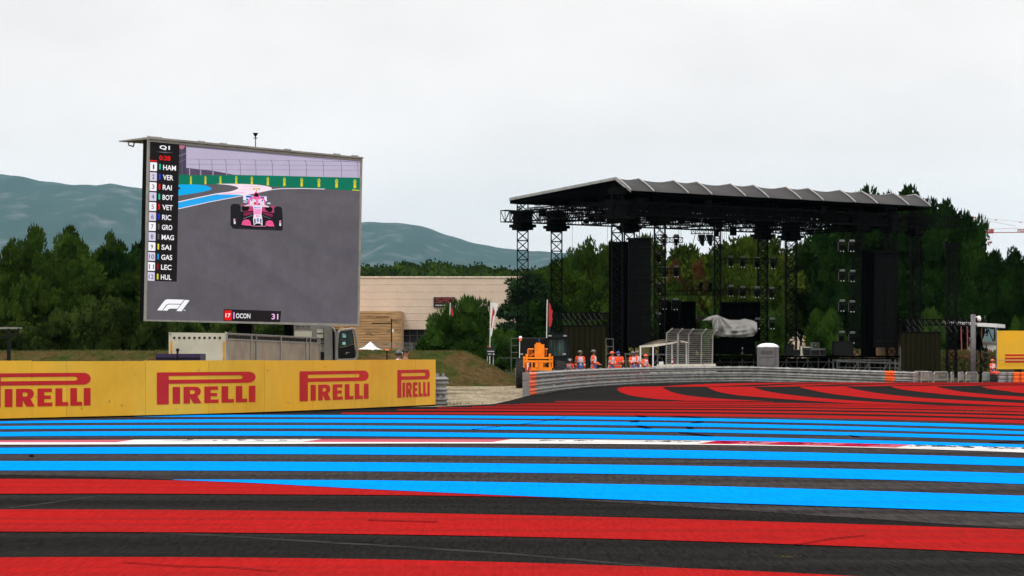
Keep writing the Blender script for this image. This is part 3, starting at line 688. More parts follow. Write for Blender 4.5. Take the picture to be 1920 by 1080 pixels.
Pout = [(0, 1), (.93, 1)]+arc(.93, .82, .07, .18, 90, -90)[1:]+[(.12, .64), (.12, 0), (0, 0)]
Phole = [(.12, .885), (.12, .765), (.84, .765)]+arc(.84, .825, .03, .06, -90, 90)[1:]
GLY.append((Pout, [Phole]))
GLY.append(([(.16, .54), (.235, .54), (.235, .01), (.16, .01)], []))
GLY.append(([(.27, .54), (.38, .54)]+arc(.39, .385, .055, .155, 90, -70)[1:]+[(.452, .01), (.372, .01), (.335, .2), (.335, .01), (.27, .01)], [[(.335, .43), (.335, .31), (.365, .31)]+arc(.365, .37, .02, .06, -90, 90)[1:]]))
GLY.append(([(.48, .54), (.62, .54), (.62, .43), (.545, .43), (.545, .33), (.61, .33), (.61, .225), (.545, .225), (.545, .12), (.625, .12), (.625, .01), (.48, .01)], []))
GLY.append(([(.655, .54), (.722, .54), (.722, .125), (.78, .125), (.78, .01), (.655, .01)], []))
GLY.append(([(.8, .54), (.865, .54), (.865, .125), (.915, .125), (.915, .01), (.8, .01)], []))
GLY.append(([(.932, .54), (.998, .54), (.998, .01), (.932, .01)], []))
def gly_tris():
    out_ = []
    for o_, hs_ in GLY:
        def sub(pl):
            r_ = []
            for a, b in zip(pl, pl[1:]+pl[:1]):
                n = 1
                r_ += [(a[0]+(b[0]-a[0])*k/n, a[1]+(b[1]-a[1])*k/n) for k in range(n)]
            return r_
        loops = [sub(o_)]+[sub(h) for h in hs_]
        P3 = [[Vector((x, y, 0)) for x, y in l] for l in loops]; tr = geometry.tessellate_polygon(P3)
        bm = bmesh.new(); vv = [bm.verts.new((p[0], p[1], 0)) for l in loops for p in l]
        for t in tr:
            try: bm.faces.new([vv[i] for i in t])
            except ValueError: pass
        for k in range(1, 60):
            bmesh.ops.bisect_plane(bm, geom=bm.verts[:]+bm.edges[:]+bm.faces[:], plane_co=(k/60, 0, 0), plane_no=(1, 0, 0))
        bm.verts.index_update(); out_.append(([(v.co.x, v.co.y) for v in bm.verts], [tuple(v.index for v in f.verts) for f in bm.faces])); bm.free()
    return out_
for (x0, x1) in ((-14-188, -14), ):
    pass
for x0, x1, z0, z1 in ((-290, -120, .345, 1.25), (-22, 170, .345, 1.255), (294, 479, .344, 1.25), (561.5, 691, .329, 1.243), (745, 805.5, .331, 1.244)):
    mb = MB()
    for pl, tr in gly_tris():
        vs = []
        for u, v in pl:
            p = x0+(x1-x0)*u; q = board_at(p)+board_n(p)*.008; vs.append((q.x, q.y, z0+(z1-z0)*v))
        mb.add(vs, tr)
    mb.build('lettering', M['lred'], hb, fix=False)

rq = random.Random(21)
for k, (px, z) in enumerate(((427, 1.15), (502, 1.28), (205, .45), (153, .28), (68, .62), (252, 1.2), (372, 1.3), (228, .34), (540, .3), (640, .5), (700, 1.1), (45, .95), (610, 1.38), (330, .2))):
    q = board_at(px)+board_n(px)*.006+V(0, 0, z); t_ = (board_at(px+2)-board_at(px-2)).normalized(); r_ = rq.uniform(.02, .05); mb = MB(); mb.flat([q+t_*r_*math.cos(a*.7)+V(0, 0, r_*math.sin(a*.7)) for a in range(9)]); mb.build('stain', M['stain'], hb, fix=False)
# ================================================================== guard rails (three W-beams)
def sweep(mb, line, prof_, closed=False):
    """line: list of (pos, outward normal) ; prof_: (z, out)"""
    n = len(prof_); base = len(mb.v)
    vs = []
    for q, m_ in line:
        for z, o_ in prof_: vs.append(Vector(q)+Vector(m_)*o_+V(0, 0, z))
    fs = []
    for k in range(len(line)-1):
        for i in range(n-1): fs.append((k*n+i, (k+1)*n+i, (k+1)*n+i+1, k*n+i+1))
    mb.add(vs, fs)
WB = [(0, .0), (.03, .005), (.07, .085), (.11, .085), (.14, .012), (.17, .012), (.2, .085), (.24, .085), (.28, .005), (.31, 0), (.31, -.02), (.16, -.03), (0, -.02), (0, 0)]
RL = [(980, 743), (1005, 740.2), (1060, 731.8), (1110, 726.4), (1185, 721.8), (1260, 719), (1360, 717), (1460, 716.2), (1560, 716.6), (1660, 717.3), (1722, 717.6)]
cr_x = [p[0] for p in RL]
rcf = np.polyfit([p[0]/1000 for p in RL], [7832/(p[1]-HY) for p in RL], 5)
def rail_at(px):
    d = float(np.polyval(rcf, px/1000)); return Vector((X(px, d), d, -0.06-.33*max(0, min(1, (px-1400)/320))))
def rail_n(px):
    a, b = rail_at(px-2), rail_at(px+2); t = (b-a); t.z = 0; t.normalize(); return Vector((t.y, -t.x, 0))
gr_ = empty('guard_rail', rail_at(1300), 'long curved triple steel guard rail with orange painted bands in front of the stage', 'guard rail')
for k in range(3):
    z = .05+k*.345
    mb = MB(); L = [(rail_at(p)+V(0, 0, z), rail_n(p)) for p in np.linspace(987, 1722, 90)]; sweep(mb, L, WB); mb.build('rail_beam', M['galv'], gr_, smooth=False)
    for xa_, xb_ in ((988, 1003), (1660, 1678)):
        mb = MB(); sweep(mb, [(rail_at(p)+V(0, 0, z)+rail_n(p)*.004, rail_n(p)) for p in np.linspace(xa_, xb_, 5)], WB); mb.build('orange_band', M['orange'], gr_)
    mb = MB(); q, n_ = rail_at(979.5), rail_n(982); r_ = rail_at(989)
    mb.hexa([q+V(0, 0, z), r_+V(0, 0, z)+n_*.09, r_+V(0, 0, z)-n_*.02, q+V(0, .1, z), q+V(0, 0, z+.32), r_+V(0, 0, z+.32)+n_*.09, r_+V(0, 0, z+.32)-n_*.02, q+V(0, .1, z+.32)])
    mb.build('end_plate', M['alu'], gr_)
    mb = MB()
    for p in np.linspace(1010, 1715, 34):
        q, n_ = rail_at(p), rail_n(p)
        mb.obox(q+V(0, 0, z+.155)+n_*.018, V(n_.y, -n_.x, 0)*.012, n_*.006, V(0, 0, .12))
    mb.build('joint', M['dark'], gr_)
for p in np.linspace(1000, 1715, 34):
    q, n_ = rail_at(p)-rail_n(p)*.12, rail_n(p); mb = MB(); mb.box(q.x-.05, q.x+.05, q.y-.0, q.y+.12, -.3, q.z+1.08); mb.build('post', M['galv'], gr_)
# rounded rail end behind the hoarding
c0 = board_at(817)+V(-.12, .62, 0)
ge = empty('guard_rail_end', c0, 'rounded silver guard rail end curling round behind the right end of the yellow hoarding', 'guard rail')
for k in range(3):
    mb = MB(); L = []
    for a in range(-100, 100, 10):
        n_ = V(math.cos(R(a)), math.sin(R(a)), 0); L.append((c0+n_*.46+V(0, 0, .0+k*.345), n_))
    L = [(L[0][0]+V(-3, -.3, 0), L[0][1])]+L+[(L[-1][0]+V(-4, 1.0, 0), L[-1][1])]
    sweep(mb, L, WB); mb.build('rail_beam', M['galv'], ge)
for a in (-60, 0, 70): mb = MB(); q = c0+V(math.cos(R(a)), math.sin(R(a)), 0)*.36; mb.box(q.x-.05, q.x+.05, q.y-.05, q.y+.05, 0, 1.1); mb.build('post', M['galv'], ge)

# ================================================================== big LED screen
TL, BL, BR = P(277, 261.5, 98), P(270, 601.5, 98), P(672.5, 611.5, 106.5)
un = (BR-BL).normalized(); vn = (TL-BL).normalized(); nn = un.cross(vn).normalized()
if nn.y > 0: nn = -nn
def onpl(px, py, off=0.):
    r_ = Vector(((px-CX)/F, 1, -(py-HY)/F)); o_ = Vector((0, 0, CH)); p0 = BL+nn*off
    t = (p0-o_).dot(nn)/r_.dot(nn); return o_+r_*t
ls = empty('led_screen', (BL.x+3, BL.y+3, 0), 'giant outdoor video screen showing a pink racing car and a list of names', 'video screen')
TR = onpl(678.5, 298.5)
mb = MB(); bk = -nn*.32
mb.hexa([BL-nn*.03, BR-nn*.03, BR+bk, BL+bk, TL-nn*.03, TR-nn*.03, TR+bk, TL+bk]); mb.build('cabinet', M['black'], ls)
mb = MB()
def strip(mb, a, b, c, d, th=.05):  # px quad on the screen plane, extruded forward
    q = [onpl(*p) for p in (a, b, c, d)]; mb.hexa([q[0]-nn*.05, q[1]-nn*.05, q[2]-nn*.05, q[3]-nn*.05]+[v+nn*th for v in q])
IT = {'tl': (280, 265.5), 'tr': (674.8, 301.8), 'bl': (273.5, 599), 'br': (669.5, 607.2)}
strip(mb, (277, 261), IT['tl'], IT['bl'], (270, 602)); strip(mb, IT['tl'], (277, 261), (678.5, 298), IT['tr'])
strip(mb, IT['tr'], (678.5, 298), (672.5, 611.7), IT['br']); strip(mb, (270, 602), IT['bl'], IT['br'], (672.5, 611.7))
M['frame'] = mat('screen_frame', (.27, .27, .24), .5, metal=.2, var=.08)
mb.build('frame', M['frame'], ls)
# hinged roof flap going back from the top edge
fl = MB(); a, b = TL+vn*.02+nn*.12, TR+vn*.02+nn*.12; bk2 = -nn*2.15+V(0, 0, -.02)
fl.hexa([a, b, b-nn*1.1, a+bk2, a+V(0, 0, .09), b+V(0, 0, .07), b-nn*1.1+V(0, 0, .05), a+bk2+V(0, 0, .05)])
for t in (.0, .03, .22, .32, .62, .86, .95): q = TL.lerp(TR, t)+V(0, 0, .1); fl.bar(q, q+un*.35, .06, 6)
q = a+bk2+un*.1+nn*.55; fl.path([q, q+V(0, 0, -.16), q+un*.25+V(0, 0, -.2), q+un*.3], .03)
fl.build('roof_flap', M['silver'], ls)
q = P(479, 277, 105.5); an = MB(); an.bar(q-V(0, 0, .3), q+V(0, 0, .55), .02, 6); an.bar(q+V(0, 0, .5), q+V(0, 0, .66), .03, 10, .13); an.bar(q+V(0, 0, .42), q+V(0, 0, .45), .09, 10); an.build('wind_gauge', M['dark'], ls)
ms = MB(); q = onpl(458, 612, -.9); ms.box(q.x-.34, q.x+.34, q.y, q.y+.9, .6, q.z+1.2); q = onpl(541, 612, -1.2); ms.box(q.x-.2, q.x+.2, q.y, q.y+.5, .6, q.z+1); ms.build('mast', M['black'], ls)
# picture on the screen: one mesh, many emissive colours
cols = {}; SM = []; pic = MB(); lay = [0]
def ecol(rgb, var=0., sc_=1.1):
    k = (rgb, var)
    if k not in cols: cols[k] = len(SM); SM.append(emit('screen_%d_%d_%d' % rgb, rgb, 1.0, var, sc_))
    return cols[k]
def sp_(pts, rgb, layer, s=1., off=(0, 0), var=0.):
    pic.use(ecol(rgb, var)); q = [onpl(x/s+off[0], y/s+off[1], .004+.003*layer) for x, y in pts]; pic.flat(q)
def sl_(pts, wd, rgb, layer, s=1., off=(0, 0)):
    pts = [(x/s+off[0], y/s+off[1]) for x, y in pts]
    for a, b in zip(pts, pts[1:]):
        dx, dy = b[0]-a[0], b[1]-a[1]; l = math.hypot(dx, dy); nx_, ny_ = -dy/l*wd/2, dx/l*wd/2
        sp_([(a[0]+nx_, a[1]+ny_), (b[0]+nx_, b[1]+ny_), (b[0]-nx_, b[1]-ny_), (a[0]-nx_, a[1]-ny_)], rgb, layer)
def txt(s, x, y, h, wd, rgb, layer, bold=.03, shear=0.):
    """baseline-left pixel x,y ; cap height h px ; width wd px"""
    vs, fs = text_pts(s, bold, shear); vs = vs*1.0; vs[:, 0] *= wd/vs[:, 0].max(); vs[:, 1] *= h
    k = .09-.0675*(y-262)/340; pic.use(ecol(rgb)); pic.add([onpl(x+a+.02*b, y-b+k*a, .004+.003*layer) for a, b, _ in vs], fs)
sp_([(279.5, 265), (675.2, 301.3), (670, 607.6), (273, 599.5)], (94, 90, 96), 0, var=.34)
z1 = dict(s=5.486, off=(330, 260))
sp_([(30, 60), (105, 72), (105, 385), (30, 378)], (70, 66, 84), 2, var=.5, **z1)
sl_([(30, 180), (105, 150)], 1, (150, 140, 170), 3, **z1); sl_([(30, 240), (105, 210)], .8, (120, 110, 140), 3, **z1); sl_([(60, 80), (64, 370)], .8, (120, 110, 130), 3, **z1)
sp_([(34, 66), (92, 74), (80, 105), (40, 108)], (190, 110, 130), 3, **z1)
sp_([(105, 82), (1000, 158), (1895, 236), (1892, 402), (1000, 382), (600, 372), (380, 345), (105, 300)], (186, 177, 201), 2, var=.12, **z1)
sp_([(105, 300), (380, 330), (600, 372), (600, 378), (105, 378)], (84, 70, 92), 3, var=.3, **z1)
for x in (140, 255, 382, 520): sl_([(x, 305+(x-105)*.1), (x, 376)], 1.4, (180, 165, 200), 4, **z1)
for y0, y1 in ((85, 245), (210, 240), (265, 280), (320, 325)): sl_([(110, y0 if y0 != 85 else 84), (1000, (y0+y1)/2-2), (1890, y1)], .5 if y0 != 85 else .9, (110, 100, 140), 4, **z1)
for x in (240, 370, 515, 660, 820, 990, 1165, 1340, 1515, 1700, 1870): sl_([(x-15, 205+x*.01), (x, 240+x*.01), (x+3, 372+x*.012)], .9, (104, 104, 128), 4, **z1)
sp_([(30, 370), (560, 372), (1000, 380), (1892, 404), (1890, 537), (1300, 508), (1000, 492), (800, 470), (30, 470)], (0, 116, 88), 3, var=.18, **z1)
for i, x in enumerate((153, 303, 457, 620, 780, 945, 1115, 1293, 1470, 1652, 1840)):
    y0 = 382+max(0, (i-3))*5; y1 = y0+88+i*.6; w_ = 11+i*.6
    sp_([(x-w_, y0+26), (x-w_*.6, y0+8), (x, y0), (x+w_*.6, y0+8), (x+w_, y0+26), (x+w_*.7, y0+40), (x+w_*.9, y1-10), (x+w_*.4, y1), (x-w_*.6, y1), (x-w_*.9, y1-10), (x-w_*.7, y0+40)], (196, 196, 60), 4, **z1)
    sp_([(x-w_*.4, y0+14), (x+w_*.4, y0+14), (x, y0+34)], (70, 140, 70), 5, **z1); sp_([(x-w_*.6, y1-34), (x+w_*.5, y1-34), (x+w_*.5, y1-8), (x-w_*.6, y1-8)], (240, 200, 30), 5, **z1)
sp_([(25, 472), (180, 470), (300, 480), (368, 508), (350, 530), (230, 556), (25, 586)], (0, 172, 238), 4, **z1); sp_([(20, 497), (42, 500), (48, 512), (42, 522), (20, 525)], (60, 56, 66), 5, **z1)
ker = smooth_poly([(405, 464), (600, 464), (780, 470), (900, 482), (975, 500), (985, 514), (970, 526), (860, 552), (700, 580), (560, 583), (420, 572)], 3)+[(300, 595), (200, 615)]+smooth_poly([(420, 562), (560, 542), (625, 520), (640, 507), (610, 490), (540, 476)], 3)
sp_(ker, (250, 226, 240), 4, **z1)
sl_([(700, 486), (900, 496)], 1.2, (252, 190, 220), 5, **z1); sl_([(480, 566), (700, 556)], 1.2, (250, 160, 205), 5, **z1); sl_([(680, 520), (880, 524)], 1., (250, 200, 226), 5, **z1)
sp_([(25, 652), (200, 618), (420, 574), (560, 574), (690, 580), (520, 612), (350, 648), (25, 718)], (36, 168, 240), 5, **z1)
sl_([(25, 650), (200, 612), (420, 566)], 1.5, (250, 244, 250), 6, **z1); sl_([(25, 722), (350, 650), (700, 584), (985, 524), (1080, 514), (1300, 512), (1530, 518)], 1.3, (236, 226, 240), 6, **z1)
sp_([(1810, 522), (1888, 528), (1888, 537), (1812, 532)], (200, 210, 40), 5, **z1)
# the car
z2 = dict(s=9.815, off=(420, 340)); PK = (232, 70, 140); DK = (22, 20, 26)
def c_(pts, rgb, l=7): sp_(pts, rgb, l, **z2)
c_([(300, 845), (200, 875), (1060, 910), (900, 850)], (40, 38, 44), 6)
c_([(120, 470), (135, 430), (175, 412), (280, 418), (305, 450), (312, 640), (305, 820), (270, 872), (160, 868), (118, 800)], (26, 25, 32))
c_([(925, 490), (960, 460), (1040, 465), (1068, 500), (1080, 640), (1082, 880), (1060, 906), (950, 898), (930, 830)], (26, 25, 32))
c_([(300, 560), (540, 540), (700, 560), (930, 580), (930, 860), (600, 872), (300, 845)], DK)
c_([(280, 425), (480, 440), (545, 455), (545, 560), (380, 560), (340, 450)], (190, 60, 110)); c_([(700, 455), (950, 455), (960, 470), (900, 480), (915, 580), (700, 560)], (190, 60, 110))
c_([(330, 470), (380, 445), (460, 460), (465, 510), (430, 545), (350, 548), (328, 515)], (6, 5, 8), 8); c_([(755, 465), (850, 465), (893, 495), (890, 550), (850, 572), (780, 545), (752, 500)], (6, 5, 8), 8)
c_([(355, 565), (530, 555), (530, 600), (370, 640)], (130, 36, 72), 8); c_([(705, 570), (900, 600), (890, 660), (720, 600)], (130, 36, 72), 8)
sl_([(350, 575), (540, 548)], 1.2, DK, 9, **z2); sl_([(705, 560), (910, 590)], 1.2, DK, 9, **z2); sl_([(350, 690), (530, 622)], .7, (150, 150, 160), 9, **z2); sl_([(710, 630), (860, 690)], .7, (120, 120, 130), 9, **z2)
c_([(355, 250), (480, 258), (545, 270), (545, 330), (450, 345), (440, 365), (350, 345)], (232, 232, 246)); c_([(650, 270), (785, 278), (790, 365), (740, 370), (720, 320), (650, 310)], (232, 232, 246))
c_([(405, 262), (480, 270), (540, 278), (500, 300), (408, 300)], (30, 70, 190), 8); c_([(410, 318), (450, 320), (440, 355), (408, 350)], (30, 70, 190), 8); c_([(660, 275), (742, 285), (742, 312), (680, 300)], (30, 70, 190), 8)
c_([(540, 270), (550, 225), (575, 200), (590, 180), (600, 200), (640, 215), (655, 290), (540, 290)], PK, 8); c_([(552, 270), (562, 228), (595, 212), (630, 228), (642, 275), (600, 285)], (10, 8, 12), 9)
sl_([(595, 190), (597, 150)], .8, (150, 60, 90), 8, **z2); c_([(540, 128), (655, 128), (655, 150), (540, 150)], (150, 60, 40), 8); c_([(555, 127), (640, 127), (634, 152), (560, 152)], (226, 214, 40), 9)
c_([(440, 440), (445, 350), (480, 300), (600, 286), (720, 300), (760, 350), (770, 450), (600, 470)], (238, 90, 160), 8)
c_([(470, 430), (478, 340), (530, 318), (600, 345), (680, 318), (735, 350), (745, 440), (600, 460)], (232, 216, 236), 9)
c_([(590, 290), (625, 290), (632, 440), (585, 440)], (240, 120, 180), 10); c_([(548, 385), (585, 380), (590, 430), (552, 432)], (200, 40, 40), 10); c_([(632, 400), (665, 400), (668, 435), (632, 438)], (200, 40, 40), 10); c_([(490, 340), (520, 330), (530, 345), (500, 358)], (40, 60, 180), 10); c_([(690, 345), (720, 345), (722, 365), (695, 368)], (40, 60, 180), 10)
c_([(352, 368), (430, 375), (425, 395), (355, 388)], (216, 226, 236), 8); c_([(790, 395), (850, 388), (856, 415), (795, 415)], (216, 226, 236), 8)
c_([(370, 445), (440, 425), (545, 440), (545, 465), (480, 455), (378, 460)], (230, 190, 215), 9); c_([(705, 448), (770, 440), (832, 465), (825, 478), (705, 468)], (230, 220, 230), 9)
c_([(530, 452), (705, 452), (695, 520), (690, 600), (708, 720), (708, 815), (548, 805), (535, 700), (548, 600), (545, 520)], (240, 226, 244), 9)
c_([(556, 510), (684, 510), (676, 610), (556, 610)], (246, 150, 205), 10)
txt('31', 420+590/9.815, 340+655/9.815, 3.6, 6.2, (230, 60, 120), 11); txt('BWT', 420+552/9.815, 340+497/9.815, 2.8, 12.4, (40, 120, 220), 11)
c_([(555, 690), (580, 690), (582, 770), (560, 780)], (12, 12, 16), 10); c_([(665, 690), (690, 690), (688, 775), (668, 770)], (12, 12, 16), 10); c_([(600, 680), (645, 680), (640, 750), (605, 750)], (120, 150, 200), 10); c_([(565, 790), (600, 775), (650, 775), (690, 790), (690, 812), (565, 808)], (8, 8, 10), 10)
c_([(322, 800), (345, 725), (400, 702), (460, 708), (490, 745), (500, 815), (420, 812)], (240, 90, 150), 9); c_([(760, 815), (775, 740), (830, 715), (890, 730), (922, 800), (922, 830), (840, 830)], (240, 90, 150), 9)
for y in (740, 768): sl_([(340, y+22), (400, y-2), (490, y+16)], .5, (190, 40, 100), 10, **z2); sl_([(770, y+20), (840, y+6), (915, y+30)], .5, (190, 40, 100), 10, **z2)
sl_([(480, 808), (560, 824), (770, 828)], .8, (240, 150, 190), 10, **z2)
c_([(178, 690), (215, 690), (212, 785), (182, 785)], (226, 226, 240), 9); c_([(196, 690), (222, 692), (215, 730), (190, 740)], (200, 40, 90), 10); c_([(1020, 725), (1050, 725), (1050, 822), (1018, 818)], (226, 226, 240), 9); c_([(1024, 735), (1048, 735), (1046, 770), (1024, 770)], (200, 40, 90), 10)
# tonal variation of the filmed asphalt
for pts, cc_ in (([(340, 430), (430, 440), (675, 560), (672, 606), (560, 603), (336, 470)], (96, 91, 98)), ([(336, 500), (470, 560), (520, 602), (400, 600), (334, 560)], (91, 87, 93)), ([(560, 362), (674, 372), (673, 410), (520, 380)], (98, 93, 98)), ([(540, 440), (673, 470), (673, 500), (536, 452)], (91, 87, 94)), ([(390, 452), (430, 456), (650, 604), (600, 603)], (93, 88, 95))):
    sp_(pts, cc_, 1, var=.34)
# timing tower
sp_([(279.5, 265), (336.3, 270.3), (331.5, 528.3), (274.7, 526)], (22, 18, 20), 7)
txt('Q1', 299, 280.6, 8.6, 19.5, (246, 246, 250), 8, .03); txt('0:28', 298.5, 299.8, 8.6, 21, (244, 14, 18), 8, .02)
sp_([(292, 284.4), (308, 284.9), (326, 286.4), (308, 286.5)], (110, 110, 118), 8)
sp_([(280, 299.6), (294.6, 301), (294.6, 303), (280, 301.8)], (235, 20, 16), 8)
names = ['HAM', 'VER', 'RAI', 'BOT', 'VET', 'RIC', 'GRO', 'MAG', 'SAI', 'GAS', 'LEC', 'HUL']
bc = [(0, 200, 170), (26, 70, 226), (230, 16, 20), (0, 200, 170), (230, 16, 20), (26, 60, 220), (90, 90, 92), (90, 90, 92), (226, 216, 40), (0, 150, 226), (150, 6, 20), (220, 214, 40)]
for i in range(12):
    y = 311.8+i*18.72; x = 281.4-i*.39
    wht = (248, 246, 250) if i % 2 == 0 else (212, 206, 228)
    sp_([(x, y-8), (x+12.6, y-7), (x+13.1, y-6), (x+12.9, y+8.3), (x+12, y+9), (x-.2, y+8.4)], wht, 8)
    s = str(i+1); txt(s, x+(5.2 if i == 0 else 4 if i < 9 else 1.8), y+4.9, 8.4, 2.6 if i == 0 else 4.8 if i < 9 else 9.2, (30, 26, 56), 9, 0)
    sp_([(x+17.2, y-4.5), (x+20, y-4.2), (x+19.8, y+6.2), (x+17, y+5.9)], bc[i], 8)
    txt(names[i], x+24.4, y+6.6, 9.6, {'HAM': 24, 'RIC': 17, 'RAI': 17, 'SAI': 18, 'GAS': 20.5, 'MAG': 23}.get(names[i], 19.5), (248, 246, 250), 8, .018)
z3 = dict(s=7.111, off=(270, 540)); WT = (248, 247, 250)
sp_([(176, 297), (245, 203), (272, 170), (290, 157), (315, 150), (536, 156), (490, 212), (330, 210), (305, 218), (288, 234), (243, 300)], WT, 8, **z3)
sp_([(253, 300), (300, 238), (315, 224), (333, 219), (486, 221), (446, 275), (350, 275), (330, 281), (309, 303)], WT, 8, **z3)
sp_([(545, 158), (608, 163), (500, 310), (431, 306)], WT, 8, **z3); sp_([(528, 286), (556, 292), (552, 306), (526, 300)], (170, 200, 210), 8, **z3)
sp_([(1062, 282), (1830, 308), (1815, 456), (1806, 461), (1062, 438)], (26, 20, 24), 7, **z3)
sp_([(1075, 297), (1170, 301), (1168, 433), (1072, 428)], (232, 12, 16), 8, **z3); txt('17', 270+1086/7.111, 540+392/7.111, 7.6, 9.6, (250, 240, 240), 9, .02)
sp_([(1191, 322), (1208, 323), (1206, 412), (1189, 411)], (230, 150, 220), 8, **z3); txt('OCON', 270+1225/7.111, 540+402/7.111, 9.2, 27, WT, 8, .015); txt('31', 270+1700/7.111, 540+418/7.111, 10.6, 12.6, (244, 190, 232), 8, .02)
pic.build('display', SM, ls, fix=False)

# ================================================================== screen trailer
tr = empty('screen_trailer', (X(371, 92), 93, 0), 'weathered cream and silver equipment trailer parked under the big screen', 'trailer')
A0, A1, A2 = P(318.5, 623.3, 92.4), P(424, 624.6, 91.6), P(598, 633.6, 104.5)
zb = .55
def wallq(mb, a, b, z0, z1a, z1b, th):
    t = (b-a); t.z = 0; t.normalize(); n_ = V(-t.y, t.x, 0)*th; q = [V(a.x, a.y, z0), V(b.x, b.y, z0), V(b.x, b.y, z1b), V(a.x, a.y, z1a)]
    mb.hexa([q[0], q[1], q[1]+n_, q[0]+n_, q[3], q[2], q[2]+n_, q[3]+n_])
back = (A2-A1); back.z = 0
mb = MB(); B1 = V(A0.x, A0.y, 0); B2 = V(A1.x, A1.y, 0); B3 = V(A2.x, A2.y, 0); B4 = B1+back
mb.hexa([B1+V(.02, .03, zb), B2+V(-.02, .04, zb), B3+V(-.05, 0, zb), B4+V(0, 0, zb), B1+V(.02, .03, A0.z-.02), B2+V(-.02, .04, A1.z-.02), B3+V(-.05, 0, A2.z-.04), B4+V(0, 0, A2.z-.04)])
mb.build('body', M['silver'], tr)
mb = MB(); wallq(mb, B1, B2, zb, A0.z, A1.z, .03); mb.build('rear_panel', M['cream'], tr)
M['ali_worn'] = mat('worn_aluminium', (.30, .25, .18), .45, metal=.3, col2=(.20, .16, .12), scale=1.2, detail=6)
mb = MB(); wallq(mb, B2+V(.01, 0, 0), B3+V(.01, 0, 0), zb, A1.z-.02, A2.z-.02, .03); mb.build('side_panel', M['ali_worn'], tr)
mb = MB(); tt = (B3-B2).normalized(); n_ = V(tt.y, -tt.x, 0)*.025
for f in (0, .24, .29, .55, .84, .885, 1):
    q = B2.lerp(B3, f)+n_; zt = A1.z+(A2.z-A1.z)*f; mb.obox(q+V(0, 0, (zb+zt)/2), tt*.06, n_, V(0, 0, (zt-zb)/2))
for zo in (.02, -.22): mb.hexa([B2+n_*2+V(0, 0, A1.z+zo-.04), B3+n_*2+V(0, 0, A2.z+zo-.04), B3+V(0, 0, A2.z+zo-.04), B2+V(0, 0, A1.z+zo-.04), B2+n_*2+V(0, 0, A1.z+zo), B3+n_*2+V(0, 0, A2.z+zo), B3+V(0, 0, A2.z+zo), B2+V(0, 0, A1.z+zo)])
mb.build('rib', M['silver'], tr)
mb = MB(); n = 60
for i in range(n):
    f = .02+.96*i/n; q = B2.lerp(B3, f)+n_*1.2; zt = A1.z+(A2.z-A1.z)*f-.13; mb.obox(q+V(0, 0, zt), tt*.05, n_*.4, V(0, 0, .07))
for i in range(10): q = B1.lerp(B2, .08+.09*i); mb.box(q.x-.045, q.x+.045, q.y-.02, q.y+.01, 2.36, 2.44)
mb.build('vent', M['dark'], tr)
mb = MB()
for f in (.03, .965): q = B1.lerp(B2, f); mb.box(q.x-.05, q.x+.05, q.y-.015, q.y+.005, .8, 2.27)
M['amber'] = mat('amber_strip', (.5, .25, .02), .5); mb.build('reflector_strip', M['amber'], tr)
mb = MB()
for f in (0, 1): q = B1.lerp(B2, f); mb.box(q.x-.04, q.x+.04, q.y-.03, q.y+.02, zb, 2.62)
mb.box(B1.x, B2.x, B1.y-.03, B1.y+.0, 2.5, 2.585); mb.build('frame', M['cream'], tr)
for f in (.12, .2, .8): mb = MB(); q = B2.lerp(B3, f)+V(-.2, 0, .5); mb.bar(q-n_*6, q+n_*6, .5, 20); mb.build('wheel', M['tyre'], tr)
# lorry cab with its door open
lc = empty('lorry', (X(590, 111), 111, 0), 'grey lorry cab with its door swung open, at the right end of the screen trailer', 'lorry')
mb = MB(); mb.pbox(548, 620, 608, 672, 111, 2.0); mb.pbox(548, 612, 672, 690, 111, 3.0); mb.build('cab', M['silver'], lc)
mb = MB(); mb.pbox(552, 585, 621, 633, 110.95, .04); mb.pbox(594, 606, 618, 624, 110.95, .04); mb.pbox(594, 606, 627, 634, 110.95, .04); mb.build('rear_panel', M['cream'], lc)
mb = MB()
for y0, y1 in ((634, 637), (643.5, 645)): mb.pbox(597, 609, y0, y1, 110.9, .05)
mb.pbox(597, 609, 660, 690, 110.85, .1); mb.pbox(553, 562, 611.5, 613, 110.9, .05); mb.pbox(565, 571, 611.5, 613, 110.9, .05); mb.pbox(574, 581, 611.7, 613, 110.9, .05); mb.build('vent', M['dark'], lc)
mb = MB(); mb.extr([P(608, 611, 110.8), P(613, 611, 110.8), P(622, 614, 110.8), P(623, 675, 110.8), P(608, 676, 110.8)], (0, .3, 0)); mb.build('side_wall', M['silver'], lc)
mb = MB(); mb.pbox(620.5, 630, 617, 676, 111.3, 1.5); mb.build('interior', M['dark'], lc)
mb = MB(); mb.path([P(620, 612, 110.7), P(626, 617, 110.7), P(629.5, 624, 110.7), P(630, 676, 110.7)], .045, 6); mb.build('door_frame', M['silver'], lc)
dl = [(634, 624), (638, 619.5), (661, 616.5), (664.5, 618), (668.5, 640), (669.5, 667), (667, 673), (662, 674.5), (632, 675), (631.5, 650)]
dl = [P(x, y, 110.4+.01*(x-631)) for x, y in dl]
mb = MB()
for a, b in zip(dl, dl[1:]+dl[:1]): mb.bar(a, b, .055, 6)
door = mb.build('door', M['silver'], lc)
def dpoly(pts, m, nm, off=0.): 
    mb = MB(); mb.extr([P(x, y, 110.42+off+.01*(x-631)) for x, y in pts], (0, .06, 0)); return mb.build(nm, m, door)
dpoly([(632, 653), (648, 650), (664.5, 645), (666.5, 668), (663, 671.5), (634, 672.5), (631.5, 660)], M['dark'], 'door_trim')
dpoly([(633.6, 627), (638.5, 621), (660.5, 618.2), (663, 630), (664.3, 644.8), (648, 649.5), (633, 652.4)], M['glass'], 'window', .02)
M['mirror'] = mat('mirror_glass', (.25, .5, .5), .15, var=.3)
